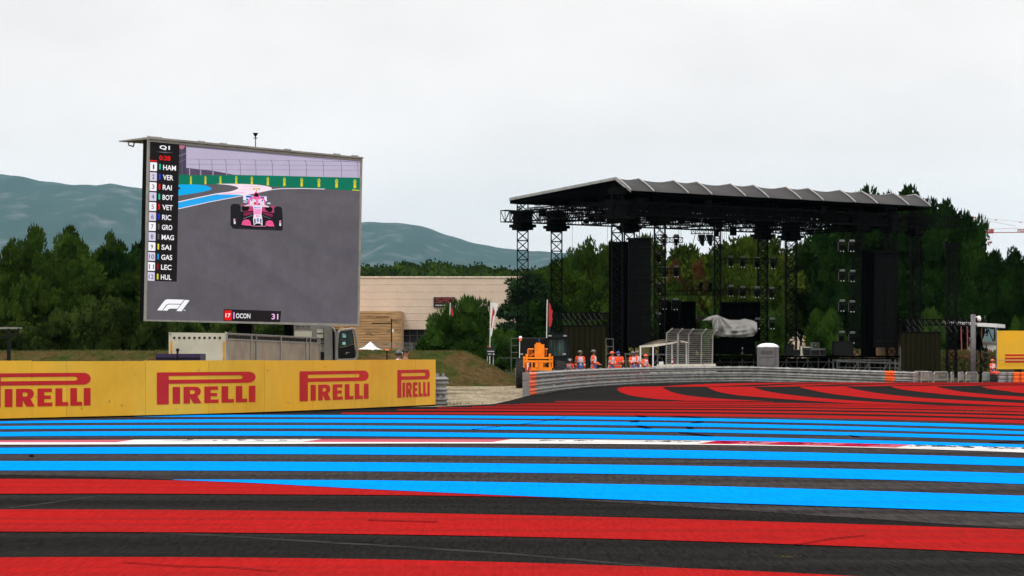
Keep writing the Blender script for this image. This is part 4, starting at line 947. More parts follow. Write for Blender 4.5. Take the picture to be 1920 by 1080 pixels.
dpoly([(642, 625), (643.5, 624.5), (645, 626.5), (648.5, 626), (649, 633), (642.2, 632.6)], M['mirror'], 'mirror', -.03); dpoly([(641.5, 641.5), (647.8, 641), (648, 646.4), (641.6, 646)], M['mirror'], 'mirror', -.03)
mb = MB(); mb.pbox(648.5, 650.5, 660, 664, 110.5, .05); mb.pbox(651, 655, 660.4, 661.4, 110.5, .05); mb.build('door_handle', M['alu'], door)
for px in (575, 640): 
    if px < 620: mb = MB(); q = P(px, 690, 112.4); mb.bar((q.x-.2, q.y, .5), (q.x+.4, q.y+.2, .5), .5, 20); mb.build('wheel', M['tyre'], lc)
for i, (px, mm) in enumerate(((531, 'silver'),)): pass
# purple generator box
gb_ = empty('generator', (X(333, 84), 84, 0), 'dark purple metal box showing just above the yellow hoarding', 'generator')
mb = MB(); d = 84; q = [P(291, 663, d), P(332, 662.5, d-.6), P(376, 663.5, d)]
mb.hexa([V(X(291, d), d, 0), V(X(376, d), d, 0), V(X(376, d), d+1.5, 0), V(X(291, d), d+1.5, 0), V(X(291.6, d), d, 1.775), V(X(375.5, d), d, 1.775), V(X(375.5, d), d+1.5, 1.775), V(X(291.6, d), d+1.5, 1.775)]); mb.build('housing', M['purple'], gb_)
mb = MB(); mb.box(X(293, d), X(374, d), d-.05, d, 1.6, 1.64); mb.box(X(331, d), X(333.5, d), d-.04, d, 0.2, 1.76)
for px in (346, 362): mb.box(X(px, d), X(px+3, d), d-.05, d-.01, 1.45, 1.52)
mb.build('trim', M['dark'], gb_)
mb = MB(); mb.bar(P(333, 664, 84.3), P(333, 657, 84.3), .04, 8); mb.ell(P(333, 656, 84.3), (.07, .07, .06)); mb.build('exhaust', M['dark'], gb_)
# small beacon post and left gantry
bp = empty('beacon_post', (X(725, 92), 92, 0), 'thin post with an orange lamp on top behind the hoarding', 'beacon')
mb = MB(); mb.bar((X(725.5, 92), 92, 0), P(725.5, 657, 92), .025, 6); mb.build('post', M['dark'], bp)
mb = MB(); q = P(725.5, 657, 92); mb.bar(q, q+V(0, 0, .06), .08, 10, .06); mb.build('lamp', M['orange'], bp)
lg = empty('marshal_shelter', (X(10, 95), 95, 0), 'dark steel shelter frame at the far left edge behind the hoarding', 'shelter')
mb = MB(); mb.pbox(-60, 36, 613.5, 616.5, 95, .6); mb.build('roof', M['silver'], lg)
mb = MB(); d = 95
for px in (16, -40): mb.box(X(px-3, d), X(px+3, d), d, d+.15, 0, Z(616, d))
mb.bar(P(36, 616, d), P(22, 632, d), .05); mb.bar(P(34, 616, d+.4), P(33, 652, d+.4), .04); mb.bar(P(-60, 634, d), P(22, 632, d), .05); mb.bar(P(-60, 622, d+.5), P(34, 622, d+.5), .03); mb.build('frame', M['dark'], lg)

# ================================================================== beige building and its surroundings
D1 = 330.
bd = empty('exhibition_hall', (X(820, D1), D1+8, 0), 'large beige windowless hall with a timber clad corner and a dark wall sign', 'building')
x0, x1 = X(560, D1), X(1120, D1); zt = Z(521, D1); zc = Z(617.5, D1)
mb = MB(); mb.box(x0, x1, D1, D1+26, zc, zt); mb.box(x0, x1, D1+3.5, D1+25.9, 0, zc); mb.build('wall', M['stone'], bd)
mb = MB()
for py in (533, 546.5, 560, 573.5, 587, 600): z = Z(py, D1); mb.box(x0, x1, D1-.03, D1, z-.03, z+.03)
for px in (740, 834, 930): mb.box(X(px, D1)-.04, X(px, D1)+.04, D1-.025, D1, zc, zt)
M['joint'] = mat('pale_joint', (.58, .50, .40), .9); mb.build('panel_joint', M['joint'], bd)
mb = MB(); mb.box(x0-.1, x1+.1, D1-.12, D1+.3, zt, zt+.22); mb.build('roof_edge', M['joint'], bd)
mb = MB(); mb.box(X(752, D1), x1, D1+3.3, D1+3.45, 0, zc-.05); mb.build('glazing', M['window'], bd)
mb = MB()
for px in range(752, 900, 14): mb.box(X(px, D1), X(px, D1)+.1, D1+3.1, D1+3.25, 0, zc-.1)
mb.box(X(752, D1), X(900, D1), D1+3.1, D1+3.2, Z(629, D1), Z(627.8, D1)); mb.build('mullion', M['silver'], bd)
D2 = 321.; mb = MB(); rad = 1.2; xr = X(751.5, D2); xl = X(560, D2); pl = [(xl, D2), (xr-rad, D2)]+[(xr-rad+rad*math.sin(R(a)), D2+rad-rad*math.cos(R(a))) for a in range(15, 91, 15)]+[(xr, D2+8.9), (xl, D2+8.9)]
mb.extr([V(x, y, 0) for x, y in pl], (0, 0, Z(583.5, D2))); mb.build('timber_corner', M['slat'], bd)
mb = MB(); rr = random.Random(4); z = Z(583.5, D2)-.3
while z > 1.5:
    mb.box(xl, xr-rad, D2-.03, D2, z-.02, z+.02); z -= .36
for k in range(26): px = rr.uniform(620, 742); z = rr.uniform(2, 7.3); mb.box(X(px, D2), X(px, D2)+rr.uniform(.4, 1.8), D2-.045, D2-.03, z, z+.12)
M['slatd'] = mat('slat_gap', (.20, .11, .05), .9); mb.build('slat_line', M['slatd'], bd)
sg = empty('wall_sign', (X(831, D1), D1-.2, Z(576, D1)), 'black wall sign with red lettering on the beige hall, half hidden by a bush', 'sign')
mb = MB(); mb.pbox(812.8, 853, 557, 576, D1-.25, .15); mb.build('board', M['window'], sg)
mb = MB()
def stroke(pts, w_):
    q = [P(800+x/27, 545+y/27, D1-.28) for x, y in smooth_poly(pts, 4)]
    for a, b in zip(q, q[1:]): mb.bar(a, b, w_, 5)
stroke([(720, 385), (560, 385), (495, 400), (480, 440), (510, 480), (680, 490), (715, 520), (715, 570), (680, 600), (480, 600)], .085)
stroke([(770, 385), (940, 385), (985, 410), (1000, 460), (990, 590)], .085); stroke([(990, 495), (830, 495), (795, 530), (790, 590)], .085)
stroke([(1250, 385), (1150, 390), (1090, 430), (1080, 500), (1090, 560), (1150, 600), (1260, 600), (1340, 560), (1350, 480), (1330, 410), (1250, 385)], .085); mb.build('lettering', M['signred'], sg)
mb = MB()
for a, b in ((455, 530), (545, 590), (600, 650), (680, 740), (755, 830), (880, 930)): mb.pbox(800+a/27, 800+b/27, 545+712/27, 545+770/27, D1-.28, .02)
M['swhite'] = mat('sign_white', (.45, .47, .46), .6); mb.build('small_print', M['swhite'], sg)
# street lamp, fence, tent, flags
sp2 = empty('street_lamp', (X(734, 250), 250, 0), 'dark street lamp with one long arm in front of the timber cladding', 'street lamp')
mb = MB(); mb.bar((X(734.2, 250), 250, 0), P(734.2, 598, 250), .07, 8); mb.build('pole', M['dgreen'], sp2)
mb = MB(); mb.bar(P(734, 606.5, 250), P(698, 606, 250), .05, 6); mb.obox(P(706, 606.3, 250), (.5, 0, 0), (0, .1, 0), (0, 0, .04)); mb.build('arm', M['dgreen'], sp2)
mb = MB(); mb.obox(P(736.7, 620, 250), (.08, 0, 0), (0, .1, 0), (0, 0, .17)); mb.build('control_box', M['white'], sp2)
fe = empty('wire_fence', (X(760, 235), 235, 0), 'thin wire fence running along behind the grass bank', 'fence')
mb = MB(); d = 235
for px in range(640, 985, 22): mb.box(X(px, d)-.03, X(px, d)+.03, d, d+.06, 0, Z(643, d))
mb.build('post', M['galv'], fe)
mb = MB(); mb.bar(P(640, 643, d), P(985, 643, d), .025); mb.bar(P(640, 652, d), P(985, 652, d), .02)
for py in range(645, 662, 2): mb.bar(P(640, py, d), P(985, py, d), .012, 3)
mb.build('wire', M['silver'], fe)
tn = empty('gazebo_tent', (X(694, 190), 191, 0), 'small white peaked tent with a red valance beyond the grass bank', 'tent')
d = 188; A = P(671.5, 654.6, d); Bq = P(702, 655.6, d-1); Cq = P(716.5, 655.6, d+2.6); Dq = A+(Cq-Bq); ap = P(694.8, 640.2, d+1.4)
mb = MB()
for a, b in ((A, Bq), (Bq, Cq), (Cq, Dq), (Dq, A)):
    m1 = a.lerp(ap, .45)-V(0, 0, .13); m2 = b.lerp(ap, .45)-V(0, 0, .13)
    mb.add([a, b, m2, m1, ap], [(0, 1, 2, 3), (3, 2, 4)])
mb.build('roof', M['white'], tn)
mb = MB(); mb.hexa([A-V(0, 0, .3), Bq-V(0, 0, .3), Bq+V(0, .02, -.3), A+V(0, .02, -.3), A, Bq, Bq+V(0, .02, 0), A+V(0, .02, 0)]); q = Bq.lerp(Cq, .25); r2 = Bq.lerp(Cq, .8)
mb.hexa([q-V(0, 0, .3), r2-V(0, 0, .3), r2+V(.02, .02, -.3), q+V(.02, .02, -.3), q, r2, r2+V(.02, .02, 0), q+V(.02, .02, 0)]); mb.build('valance', M['tred'], tn)
mb = MB(); a = A.lerp(Bq, .74)-V(0, .01, 0); b = Bq-V(0, .01, 0); mb.hexa([a-V(0, 0, .34), b-V(0, 0, .34), b-V(0, .02, .34), a-V(0, .02, .34), a, b, b-V(0, .02, 0), a-V(0, .02, 0)]); mb.build('valance_panel', M['white'], tn)
mb = MB()
for q in (A, Bq, Cq, Dq): mb.bar((q.x, q.y, 0), q, .03)
mb.build('leg', M['alu'], tn)
mb = MB()
for pts in ([(688.5, 649.5), (690, 646.6), (691.4, 646.2), (690, 650)], [(691.4, 646.3), (695.8, 646.1), (695.4, 648), (694.6, 651), (694.2, 651), (694.8, 647.2), (691.6, 647.2)]): mb.extr([P(x, y, d+.14) for x, y in pts], (0, .05, 0))
mb.build('logo', M['navy'], tn)
mb = MB()
for a, b in ((.08, .14), (.16, .36), (.4, .68)): q = A.lerp(Bq, a)-V(0, .03, .19); r2 = A.lerp(Bq, b)-V(0, .03, .19); mb.hexa([q, r2, r2+V(0, .01, 0), q+V(0, .01, 0), q+V(0, 0, .09), r2+V(0, 0, .09), r2+V(0, .01, .09), q+V(0, .01, .09)])
mb.build('print', M['kwhite'], tn)
def flag(px, top, bot, d, side, label, poly, pm, emb=None):
    e = empty('flag', (X(px, d), d, 0), label, 'flag'); mb = MB(); mb.path([V(X(px-1.3, d), d, 0), P(px-.8, bot, d), P(px+.3, top+12, d), P(px+.8, top, d)], .035, 6); mb.build('pole', M['white'], e)
    mb = MB(); mb.extr([P(x, y, d) for x, y in poly], (.0, .03, 0)); mb.build('cloth', pm, e)
    if emb: mb = MB(); mb.extr([P(x, y, d-.02) for x, y in emb[0]], (0, .015, 0)); mb.build('print', emb[1], e)
flag(919.5, 567, 648, 186, 1, 'white feather flag with a long red mark beside the cedar', smooth_poly([(920.5, 567.5), (933.5, 569.5), (930, 588), (926, 604), (922.5, 628), (919.5, 629), (920, 600), (920.8, 580)], 2), M['white'], ([(924, 573), (928, 585), (926.5, 591), (924.5, 593), (922, 612), (923.5, 611), (922, 616.5), (920.6, 610), (921.6, 598), (923.2, 585)], M['tred']))
flag(843.5, 568, 655, 219, 1, 'small black and red feather flag sticking up behind the round bush', [(844.8, 569.5), (849.5, 570.5), (850.5, 580), (850, 594), (845, 594)], M['window'], ([(845.5, 574), (848.5, 580), (850, 590), (849.5, 593), (845.3, 593)], M['tred']))
flag(1025.5, 562, 648, 178, 1, 'red and black feather flag on a white pole beside the telehandler', [(1028, 566), (1033, 572), (1035, 590), (1033.5, 606), (1031, 624), (1027, 624)], M['window'], ([(1029, 567), (1031.5, 570), (1033.5, 580), (1036.5, 582), (1035, 592), (1036, 598), (1033, 612), (1029, 612)], M['tred']))
sb = empty('notice_board', (X(920, 176), 176, 0), 'small black board with white print standing at the end of the grass bank', 'sign')
mb = MB(); d = 170
for px in (914, 925): mb.box(X(px, d)-.04, X(px, d)+.04, d+.06, d+.12, 0, Z(652, d))
mb.build('post', M['galv'], sb)
mb = MB(); mb.pbox(912.3, 927.5, 651, 667.5, d, .05); mb.build('board', M['window'], sb)
mb = MB(); mb.pbox(913.5, 917.5, 648.5, 651, d, .05); mb.build('cap', M['tred'], sb)
mb = MB(); mb.pbox(913.5, 926.5, 658, 659.6, d-.01, .01); mb.pbox(915, 921.5, 663, 664.6, d-.01, .01); mb.pbox(924.5, 927, 662.6, 665.6, d-.01, .01); mb.build('print', M['swhite'], sb)
# ================================================================== concert stage
S0 = V(8.87, 175, 0); SU = V(.804, .594, 0).normalized(); SVv = V(-.594, .804, 0).normalized(); SL, SD = 32.0, 15.2
def S(u, v, z): return S0+SU*u+SVv*v+V(0, 0, z)
def u_at(px, v):     # u on the row v that appears in photo column px
    k = (px-CX)/F; o_ = S0+SVv*v; return (k*o_.y-o_.x)/(SU.x-k*SU.y)
st = empty('concert_stage', S(16, 7, 0), 'huge black open air concert stage with a sloping scalloped roof on lattice towers', 'stage')
ZG, ZG2, ZE, ZR, ZB = 12.25, 13.15, 13.95, 15.0, 14.15
# roof: front visor in scalloped bays between ribs, main slope falling to the back
ribpx = [1183, 1226, 1291, 1335, 1398, 1441, 1502, 1544, 1604, 1645, 1704, 1745]
ru = [u_at(p, 0) for p in ribpx]; ru[0] = 0.0
mb = MB(); nb = 8; nv = 7
for k in range(len(ru)-1):
    wide = ru[k+1]-ru[k]
    base = len(mb.v)
    for j in range(nv+1):
        t = j/nv
        for i in range(nb+1):
            s_ = i/nb; u = ru[k]+wide*s_; sag = math.sin(math.pi*s_)*(.26 if wide > 2.7 else .17)*math.sin(math.pi*min(1, .12+t*.62))
            curve = .07*math.sin(math.pi*t)
            v = 1.8*t; z = ZE+(ZR-ZE)*t+curve-sag*(.7*t+.12)
            mb.v.append(tuple(S(u, v, z)))
    for j in range(nv):
        for i in range(nb): a = base+j*(nb+1)+i; mb.f.append((a, a+1, a+nb+2, a+nb+1)); mb.m.append(0)
mb.build('visor', M['roofskin'], st, smooth=True)
mb = MB()
for k in range(len(ru)-1):     # top slope, bay by bay, sagging too
    base = len(mb.v); n2 = 6
    for j in range(5):
        for i in range(n2+1):
            s_ = i/n2; u = ru[k]+(ru[k+1]-ru[k])*s_; t = j/4; mb.v.append(tuple(S(u, 1.8+(SD-1.8)*t, ZR+(ZB-ZR)*t-(.20 if ru[k+1]-ru[k] > 2.7 else .13)*math.sin(math.pi*s_)*(1-.8*t))))
    for j in range(4):
        for i in range(n2): a = base+j*(n2+1)+i; mb.f.append((a, a+1, a+n2+2, a+n2+1)); mb.m.append(0)
mb.build('roof_sheet', M['roofskin'], st, smooth=True)
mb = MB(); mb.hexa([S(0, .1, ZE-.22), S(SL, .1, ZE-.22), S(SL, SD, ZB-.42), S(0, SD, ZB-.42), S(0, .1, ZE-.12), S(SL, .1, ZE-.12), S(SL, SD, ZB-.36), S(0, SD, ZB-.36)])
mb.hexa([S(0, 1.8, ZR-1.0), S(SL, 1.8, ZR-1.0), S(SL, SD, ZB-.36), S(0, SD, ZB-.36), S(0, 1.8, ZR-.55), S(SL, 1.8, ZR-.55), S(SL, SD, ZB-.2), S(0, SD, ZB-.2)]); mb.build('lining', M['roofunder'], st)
for u in ru:
    mb = MB(); q = [S(u, 1.8*t-.03, ZE+(ZR-ZE)*t+.07*math.sin(math.pi*t)+.03) for t in (0, .15, .35, .6, .85, 1)]; mb.path(q, .065, 6); mb.bar(q[-1], S(u, SD, ZB+.03), .05, 6); mb.build('rib', M['alu'], st)
mb = MB(); mb.hexa([S(-.08, 1.8, ZR-.16), S(0, 1.8, ZR-.16), S(0, SD, ZB-.16), S(-.08, SD, ZB-.16), S(-.08, 1.8, ZR+.03), S(0, 1.8, ZR+.03), S(0, SD, ZB+.03), S(-.08, SD, ZB+.03)])
mb.hexa([S(-.08, 0, ZE-.12), S(0, 0, ZE-.12), S(0, 1.8, ZR-.16), S(-.08, 1.8, ZR-.16), S(-.08, 0, ZE+.02), S(0, 0, ZE+.02), S(0, 1.8, ZR+.02), S(-.08, 1.8, ZR+.02)])
mb.hexa([S(0, SD, ZB-.2), S(SL, SD, ZB-.2), S(SL, SD+.08, ZB-.2), S(0, SD+.08, ZB-.2), S(0, SD, ZB+.03), S(SL, SD, ZB+.03), S(SL, SD+.08, ZB+.03), S(0, SD+.08, ZB+.03)])
mb.build('edge_trim', M['alu'], st)
# gable side: dark triangle of lining left of the ridge
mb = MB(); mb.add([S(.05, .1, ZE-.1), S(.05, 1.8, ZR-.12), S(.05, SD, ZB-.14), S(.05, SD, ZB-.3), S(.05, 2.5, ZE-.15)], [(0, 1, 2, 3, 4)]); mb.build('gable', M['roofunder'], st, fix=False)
# roof grid
def tr_(A, B, w_=.6, h=.9, nb=20, r=.055, rd=.032, cross=False, nm='truss'):
    mb = MB(); truss(mb, A, B, w_, h, nb, r, rd, cross); return mb.build(nm, M['black'], st, fix=False)
zc_ = (ZG+ZG2)/2
tr_(S(-1.6, .7, zc_), S(SL+.6, .7, zc_), nb=42)
tr_(S(-.1, SD-.4, zc_), S(SL+.5, SD-.4, zc_), nb=42)
tr_(S(.2, 5., zc_), S(SL, 5., zc_), nb=40); tr_(S(.2, 10., zc_), S(SL, 10., zc_), nb=40)
tr_(S(.2, 7.5, zc_+.5), S(SL, 7.5, zc_+.5), .5, .6, 44); tr_(S(.2, 3, zc_+.4), S(SL, 3, zc_+.4), .5, .6, 44)
for u in (.3, 3.2, 7.5, 12, 16.5, 21, 25.5, 29, SL-.2): tr_(S(u, .3, zc_), S(u, SD, zc_), .5, .85, 16)
for u in (1.8, 9.8, 14, 19, 23): tr_(S(u, .3, zc_+.55), S(u, SD, zc_+.55), .3, .4, 18, .04, .025)
tr_(S(SL-.3, .4, zc_), S(SL+2.4, -1.0, zc_), .6, .9, 5); tr_(S(-.1, SD-.4, zc_), S(-1.0, SD-.4, zc_), .6, .9, 2)
for v in (1.5, 4, 6.6, 9.3, 12., 14.4):
    for u in (.35, 6.5, SL*.5, SL-.8): mb = MB(); zt_ = ZR-.7+(ZB-ZR)*(v-1.8)/(SD-1.8) if v > 1.8 else ZE-.1; truss(mb, S(u, v, ZG2), S(u, v, zt_), .42, .42, 3, .03, .02); mb.build('roof_post', M['black'], st, fix=False)
# towers
def tower(px, v, w_=.86, top=13.9, sleeve=True, z0=0, nb=18):
    u = u_at(px, v); q = S(u, v, 0); mb = MB(); truss(mb, q+V(0, 0, z0), q+V(0, 0, top), w_, w_, nb, .06, .033, True)
    t = mb.build('tower', M['black'], st, fix=False)
    if sleeve:
        mb = MB(); a = w_*.62
        for z_, h_, k in ((ZG-.28, .12, 1.45), (ZG+.25, .5, 1.05), (ZG+.8, .12, 1.3), (ZG-.5, .1, 1.15)): mb.obox(q+V(0, 0, z_), SU*a*k, SVv*a*k, V(0, 0, h_))
        mb.build('sleeve', M['black'], t)
        mb = MB(); mb.obox(q+V(0, 0, top+.05), SU*a, SVv*a, V(0, 0, .22)); mb.build('cap', M['black'], t)
    return t
tower(980, SD-.4); tower(1043.5, SD-.6); tower(1430, SD-.4, .8); tower(1483, SD-.4, .9)
tower(1157, .9, .8); tower(1237, 1.6, .8); tower(1607, 1.2, .8); tower(1180, SD-3, .8); tower(1345, SD+.1, .5, sleeve=False)
tower(1672, .9, .8); tower(1716, 3.5, .7)
# dark clutter in the grid: motors, cable loops, distribution boxes
rg = random.Random(12)
for k in range(46):
    u, v = rg.uniform(.5, SL-.5), rg.choice((.7, 3, 5, 7.5, 10, SD-.6)); z = rg.uniform(ZG-.35, ZG2+.2); a = rg.uniform(.12, .32)
    mb = MB(); mb.obox(S(u, v, z), SU*a, SVv*.15, V(0, 0, rg.uniform(.12, .35))); mb.bar(S(u, v, z), S(u, v, ZG2+.6), .02); mb.build('chain_hoist', M['black'], st)
for k in range(24):
    mb = MB(); v = rg.choice((.4, 4.7, 9.7, SD-.1)); u = rg.uniform(0, SL-3); l = rg.uniform(1.2, 3.2); q = [S(u+l*t, v, ZG2-.1-(.5+.3*math.sin(k))*math.sin(math.pi*t)) for t in (0, .2, .4, .6, .8, 1)]; mb.path(q, .04, 4); mb.build('cable', M['black'], st, fix=False)
mb = MB()
for px, z0_, z1_ in ((1073, 9.7, 12.2), (1139, 10, 12.2), (1362, 9, 12.2)): mb.bar(P(px, HY-(z1_-CH)*F/182, 182), P(px, HY-(z0_-CH)*F/182, 182), .015)
mb.bar(P(1303, 441, 180), P(1280, 540, 180), .03); mb.bar(P(1280, 540, 180), P(1272, 620, 180), .03)
for px in (1576, 1604): mb.bar(P(px, 440, 180), P(px, 622, 180), .018)
for px in (1240, 1273, 1353, 1470): mb.bar(P(px, 430, 182), P(px, 600, 182), .014)
mb.build('rigging_wire', M['black'], st, fix=False)
# deck and substructure
ZD = 1.62
mb = MB(); mb.hexa([S(3.2, .2, ZD-.16), S(SL-1.5, .2, ZD-.16), S(SL-1.5, SD-1, ZD-.16), S(3.2, SD-1, ZD-.16), S(3.2, .2, ZD), S(SL-1.5, .2, ZD), S(SL-1.5, SD-1, ZD), S(3.2, SD-1, ZD)]); mb.build('deck', M['fabric'], st)
mb = MB()
for k in range(24):
    u = 3.3+k*1.16
    for v in (.3, 1.6): mb.bar(S(u, v, 0), S(u, v, ZD-.16), .03); 
    if k < 23: mb.bar(S(u, .3, .1+(k % 2)*(ZD-.4)), S(u+1.16, .3, .1+((k+1) % 2)*(ZD-.4)), .02)
mb.bar(S(3.3, .28, .3), S(SL-2, .28, .3), .025); mb.bar(S(3.3, .28, ZD-.5), S(SL-2, .28, ZD-.5), .025); mb.build('substructure', M['strapg'], st, fix=False)
mb = MB(); mb.hexa([S(3.3, 2.2, 0), S(SL-2, 2.2, 0), S(SL-2, 2.3, 0), S(3.3, 2.3, 0), S(3.3, 2.2, ZD-.2), S(SL-2, 2.2, ZD-.2), S(SL-2, 2.3, ZD-.2), S(3.3, 2.3, ZD-.2)]); mb.build('skirt', M['fabric'], st)
# pale loading dock on the right
ld = empty('loading_dock', P(1630, 700, 158), 'pale scaffold loading dock standing at the right end of the stage', 'scaffold')
mb = MB(); d = 158; zt_ = Z(674.5, d)
xs_ = [1570, 1609, 1629.5, 1668, 1688]
for px in xs_:
    for dd in (0, 2): mb.bar((X(px, d), d+dd, -.0), (X(px, d), d+dd, zt_+.02), .045, 6)
mb.bar((X(1570, d), d, zt_-.1), (X(1688, d), d, zt_-.25), .07, 4); mb.bar((X(1570, d), d, zt_-.5), (X(1688, d), d, zt_-.56), .035, 4)
for a, b in ((1593, 1609), (1618, 1629), (1650, 1668), (1680, 1688)): mb.bar((X(a, d), d, .35), (X(b, d), d, zt_-.15), .035, 5)
mb.bar((X(1688, d), d, 0), (X(1688, d), d, Z(650, d)), .04, 6); mb.build('frame', M['tube'], ld, fix=False)
mb = MB(); mb.box(X(1570, d), X(1668, d), d, d+2, zt_-.06, zt_); mb.build('deck', M['tube'], ld)
# line arrays
def line_array(px0, px1, top, bot, d, label, rows=14):
    q = P((px0+px1)/2, bot, d); e = empty('speaker_array', q, label, 'loudspeakers', 'hanging speaker arrays')
    W_ = (px1-px0)*d/F; zt_, zb_ = Z(top, d), Z(bot, d); h = (zt_-zb_)/rows
    mb = MB(); mb.box(q.x-W_/2-.1, q.x+W_/2+.1, d-.15, d+1.1, zt_+.02, zt_+.12); mb.bar((q.x, d+.4, zt_), (q.x, d+.4, ZG), .04); mb.build('bumper', M['black'], e)
    for c in range(2):
        for k in range(rows):
            x0_ = q.x-W_/2+c*W_/2+.02; mb = MB(); z = zb_+k*h; off = .25*(1-k/rows)**2
            mb.box(x0_, x0_+W_/2-.04, d+off, d+.9+off, z+.015, z+h-.015); mb.build('cabinet', M['black'], e)
    mb = MB()
    for k in range(1, rows, 2): z = zb_+k*h; mb.box(q.x-W_/2+.1, q.x+W_/2-.1, d-.02, d, z-.008, z+.008)
    mb.build('rigging', M['rig'], e)
line_array(1178, 1221, 449, 652, 176, 'tall black hanging column of loudspeakers on the left side of the stage')
line_array(1640, 1680, 474, 652, 188, 'tall black hanging column of loudspeakers on the right side of the stage')
def scrim(px0, px1, top, bot, d, label, mm='fabric', nm='curtain', cat='curtain', fr=True, group=None):
    e = empty(nm, P((px0+px1)/2, bot, d), label, cat, group); mb = MB(); n = max(8, int((px1-px0)/3)); W_ = (px1-px0)
    a = len(mb.v)
    for i in range(n+1):
        px = px0+W_*i/n; o_ = .05*math.sin(i*1.9); q = P(px, top, d); r_ = P(px, bot, d); mb.v += [(q.x, d+o_, q.z), (r_.x, d+o_, r_.z)]
    for i in range(n): mb.f.append((2*i, 2*i+1, 2*i+3, 2*i+2)); mb.m.append(0)
    mb.build('cloth' if mm == 'fabric' else 'panel', M[mm], e, fix=False)
    mb = MB(); mb.bar(P(px0-1, top-1, d), P(px1+1, top-1, d), .06); mb.bar(P(px0, top, d), P(px0, bot, d+.1), .03); mb.bar(P(px1, top, d), P(px1, bot, d+.1), .03)
    if not fr:
        for i in range(1, 8): px = px0+W_*i/8; mb.bar(P(px, top, d-.06), P(px, bot, d-.06), .02)
    mb.bar(P(px0, bot, d+.1), (P(px0, bot, d).x, d+.1, 0), .04); mb.bar(P(px1, bot, d+.1), (P(px1, bot, d).x, d+.1, 0), .04); mb.build('frame', M['black'], e)
scrim(1236, 1304, 567, 668, 190, 'large plain black curtain hanging left of centre on the stage'); scrim(1350, 1425, 568, 640, 198, 'black curtain hanging behind the grey tarpaulin on the stage')
scrim(1142, 1178, 455, 668, 179, 'tall narrow black sheet standing in for the darkness behind the left lattice tower'); scrim(1615, 1642, 470, 668, 189, 'tall narrow black curtain beside the right loudspeaker column')  # first sheet is put in as the darkness behind the tower lattice
scrim(1056, 1135, 612, 690, 168, 'ribbed dark brown panel left of the stage under a lighting truss', 'curt', 'video_panel', 'panel', False); scrim(1688, 1763, 624, 697, 162, 'ribbed dark green brown panel right of the stage above the crowd barriers', 'curt', 'video_panel', 'panel', False)
# side trusses that carry the panels, with slanting straps
def side_truss(px0, px1, y0, y1, d, label, n):
    e = empty('truss_gantry', P(px0, y1, d), label, 'truss'); mb = MB(); truss(mb, P(px0, (y0+y1)/2, d), P(px1, (y0+y1)/2, d+.3), .5, (y1-y0)*d/F, n, .05, .03)
    mb.bar(P(px0, y1, d), (P(px0, y1, d).x, d, 0), .07); mb.bar(P(px1, y1, d+.3), (P(px1, y1, d).x, d+.3, 0), .07); mb.build('truss', M['black'], e, fix=False); mb = MB()
    for k in range(n//2+1):
        px = px0+14+(px1-px0-20)*k/(n//2+1); mb.bar(P(px-2, y0, d-.28), P(px+5, y0+12, d-.28), .025); mb.bar(P(px-2, y1+1, d-.28), P(px+5, y1+13, d-.28), .025)
    mb.build('strap', M['strapg'], e, fix=False)
side_truss(1042, 1140, 587, 598, 170, 'short black truss above the left ribbed panel', 14); side_truss(1688, 1830, 599, 610, 163, 'long black truss above the right ribbed panel', 20)
# free standing dark tower on the right
ft = empty('lattice_tower', P(1784, 700, 172), 'free standing dark lattice tower between the stage and the camera pole', 'tower')
mb = MB(); q = P(1784, 700, 172); truss(mb, V(q.x, q.y, 0), V(q.x, q.y, Z(462, 172)), .66, .66, 14, .055, .032, True); mb.build('lattice', M['black'], ft, fix=False)
mb = MB(); mb.obox(V(q.x, q.y, Z(461, 172)), (.55, 0, 0), (0, .45, 0), (0, 0, .2)); mb.build('head', M['black'], ft)
mb = MB(); mb.bar((q.x-1, q.y, .05), (q.x+1, q.y, .05), .08); mb.bar((q.x, q.y-1, .05), (q.x, q.y+1, .05), .08); mb.build('foot', M['black'], ft)
# mid trusses carrying lamps
lt = []
for px0, px1, y, d in ((1352, 1456, 489, 187), (1240, 1430, 549, 189), (1355, 1462, 546, 186), (1232, 1280, 450, 181), (1296, 1336, 434, 180), (1236, 1276, 508, 181), (1236, 1276, 568, 181)):
    e = empty('lighting_truss', P(px0, y, d), 'thin black lighting truss hung inside the stage opening', 'truss', 'lighting trusses inside the stage'); mb = MB()
    truss(mb, P(px0, y, d), P(px1, y, d), .35, .36, int((px1-px0)/8), .035, .02); mb.build('truss', M['black'], e, fix=False)
    mb = MB()
    for px in (px0+3, px1-3): mb.bar(P(px, y, d), V(P(px, y, d).x, d, ZG), .015)
    mb.build('wire', M['black'], e, fix=False)
# stage lamps: prototype at origin (hangs from top), then copies
lp = empty('stage_light', (0, 0, 0), 'black moving stage light with a pale top plate hung in the stage opening', 'stage light', 'stage lights with pale top plates')
mb = MB(); mb.box(-.19, .19, -.1, .14, -.08, .05); mb.build('top_plate', M['plate'], lp, local=True)
mb = MB(); mb.box(-.24, .24, -.08, .2, -.15, -.1); mb.box(-.2, -.16, -.03, .08, -.7, -.13); mb.box(.16, .2, -.03, .08, -.7, -.13); mb.obox((0, .1, -.45), (.14, 0, 0), (0, .14, 0), (0, 0, .14)); mb.bar((0, .05, -.55), (0, 0, -.86), .12, 10, .16); mb.build('body', M['black'], lp, local=True)
mb = MB()
for x in (-.11, .11): mb.box(x-.035, x+.035, -.16, -.12, -.82, -.76)
mb.build('lens', M['plate'], lp, local=True)
mb = MB(); mb.box(-.31, -.29, -.1, -.08, -.82, -.1); mb.build('bracket', M['silver'], lp, local=True)
tpm = [k for k in C.objects if k.parent == lp and k.name.startswith('top_plate')][0].data; shadedme = tpm.copy(); shadedme.materials[0] = M['plate_shaded']
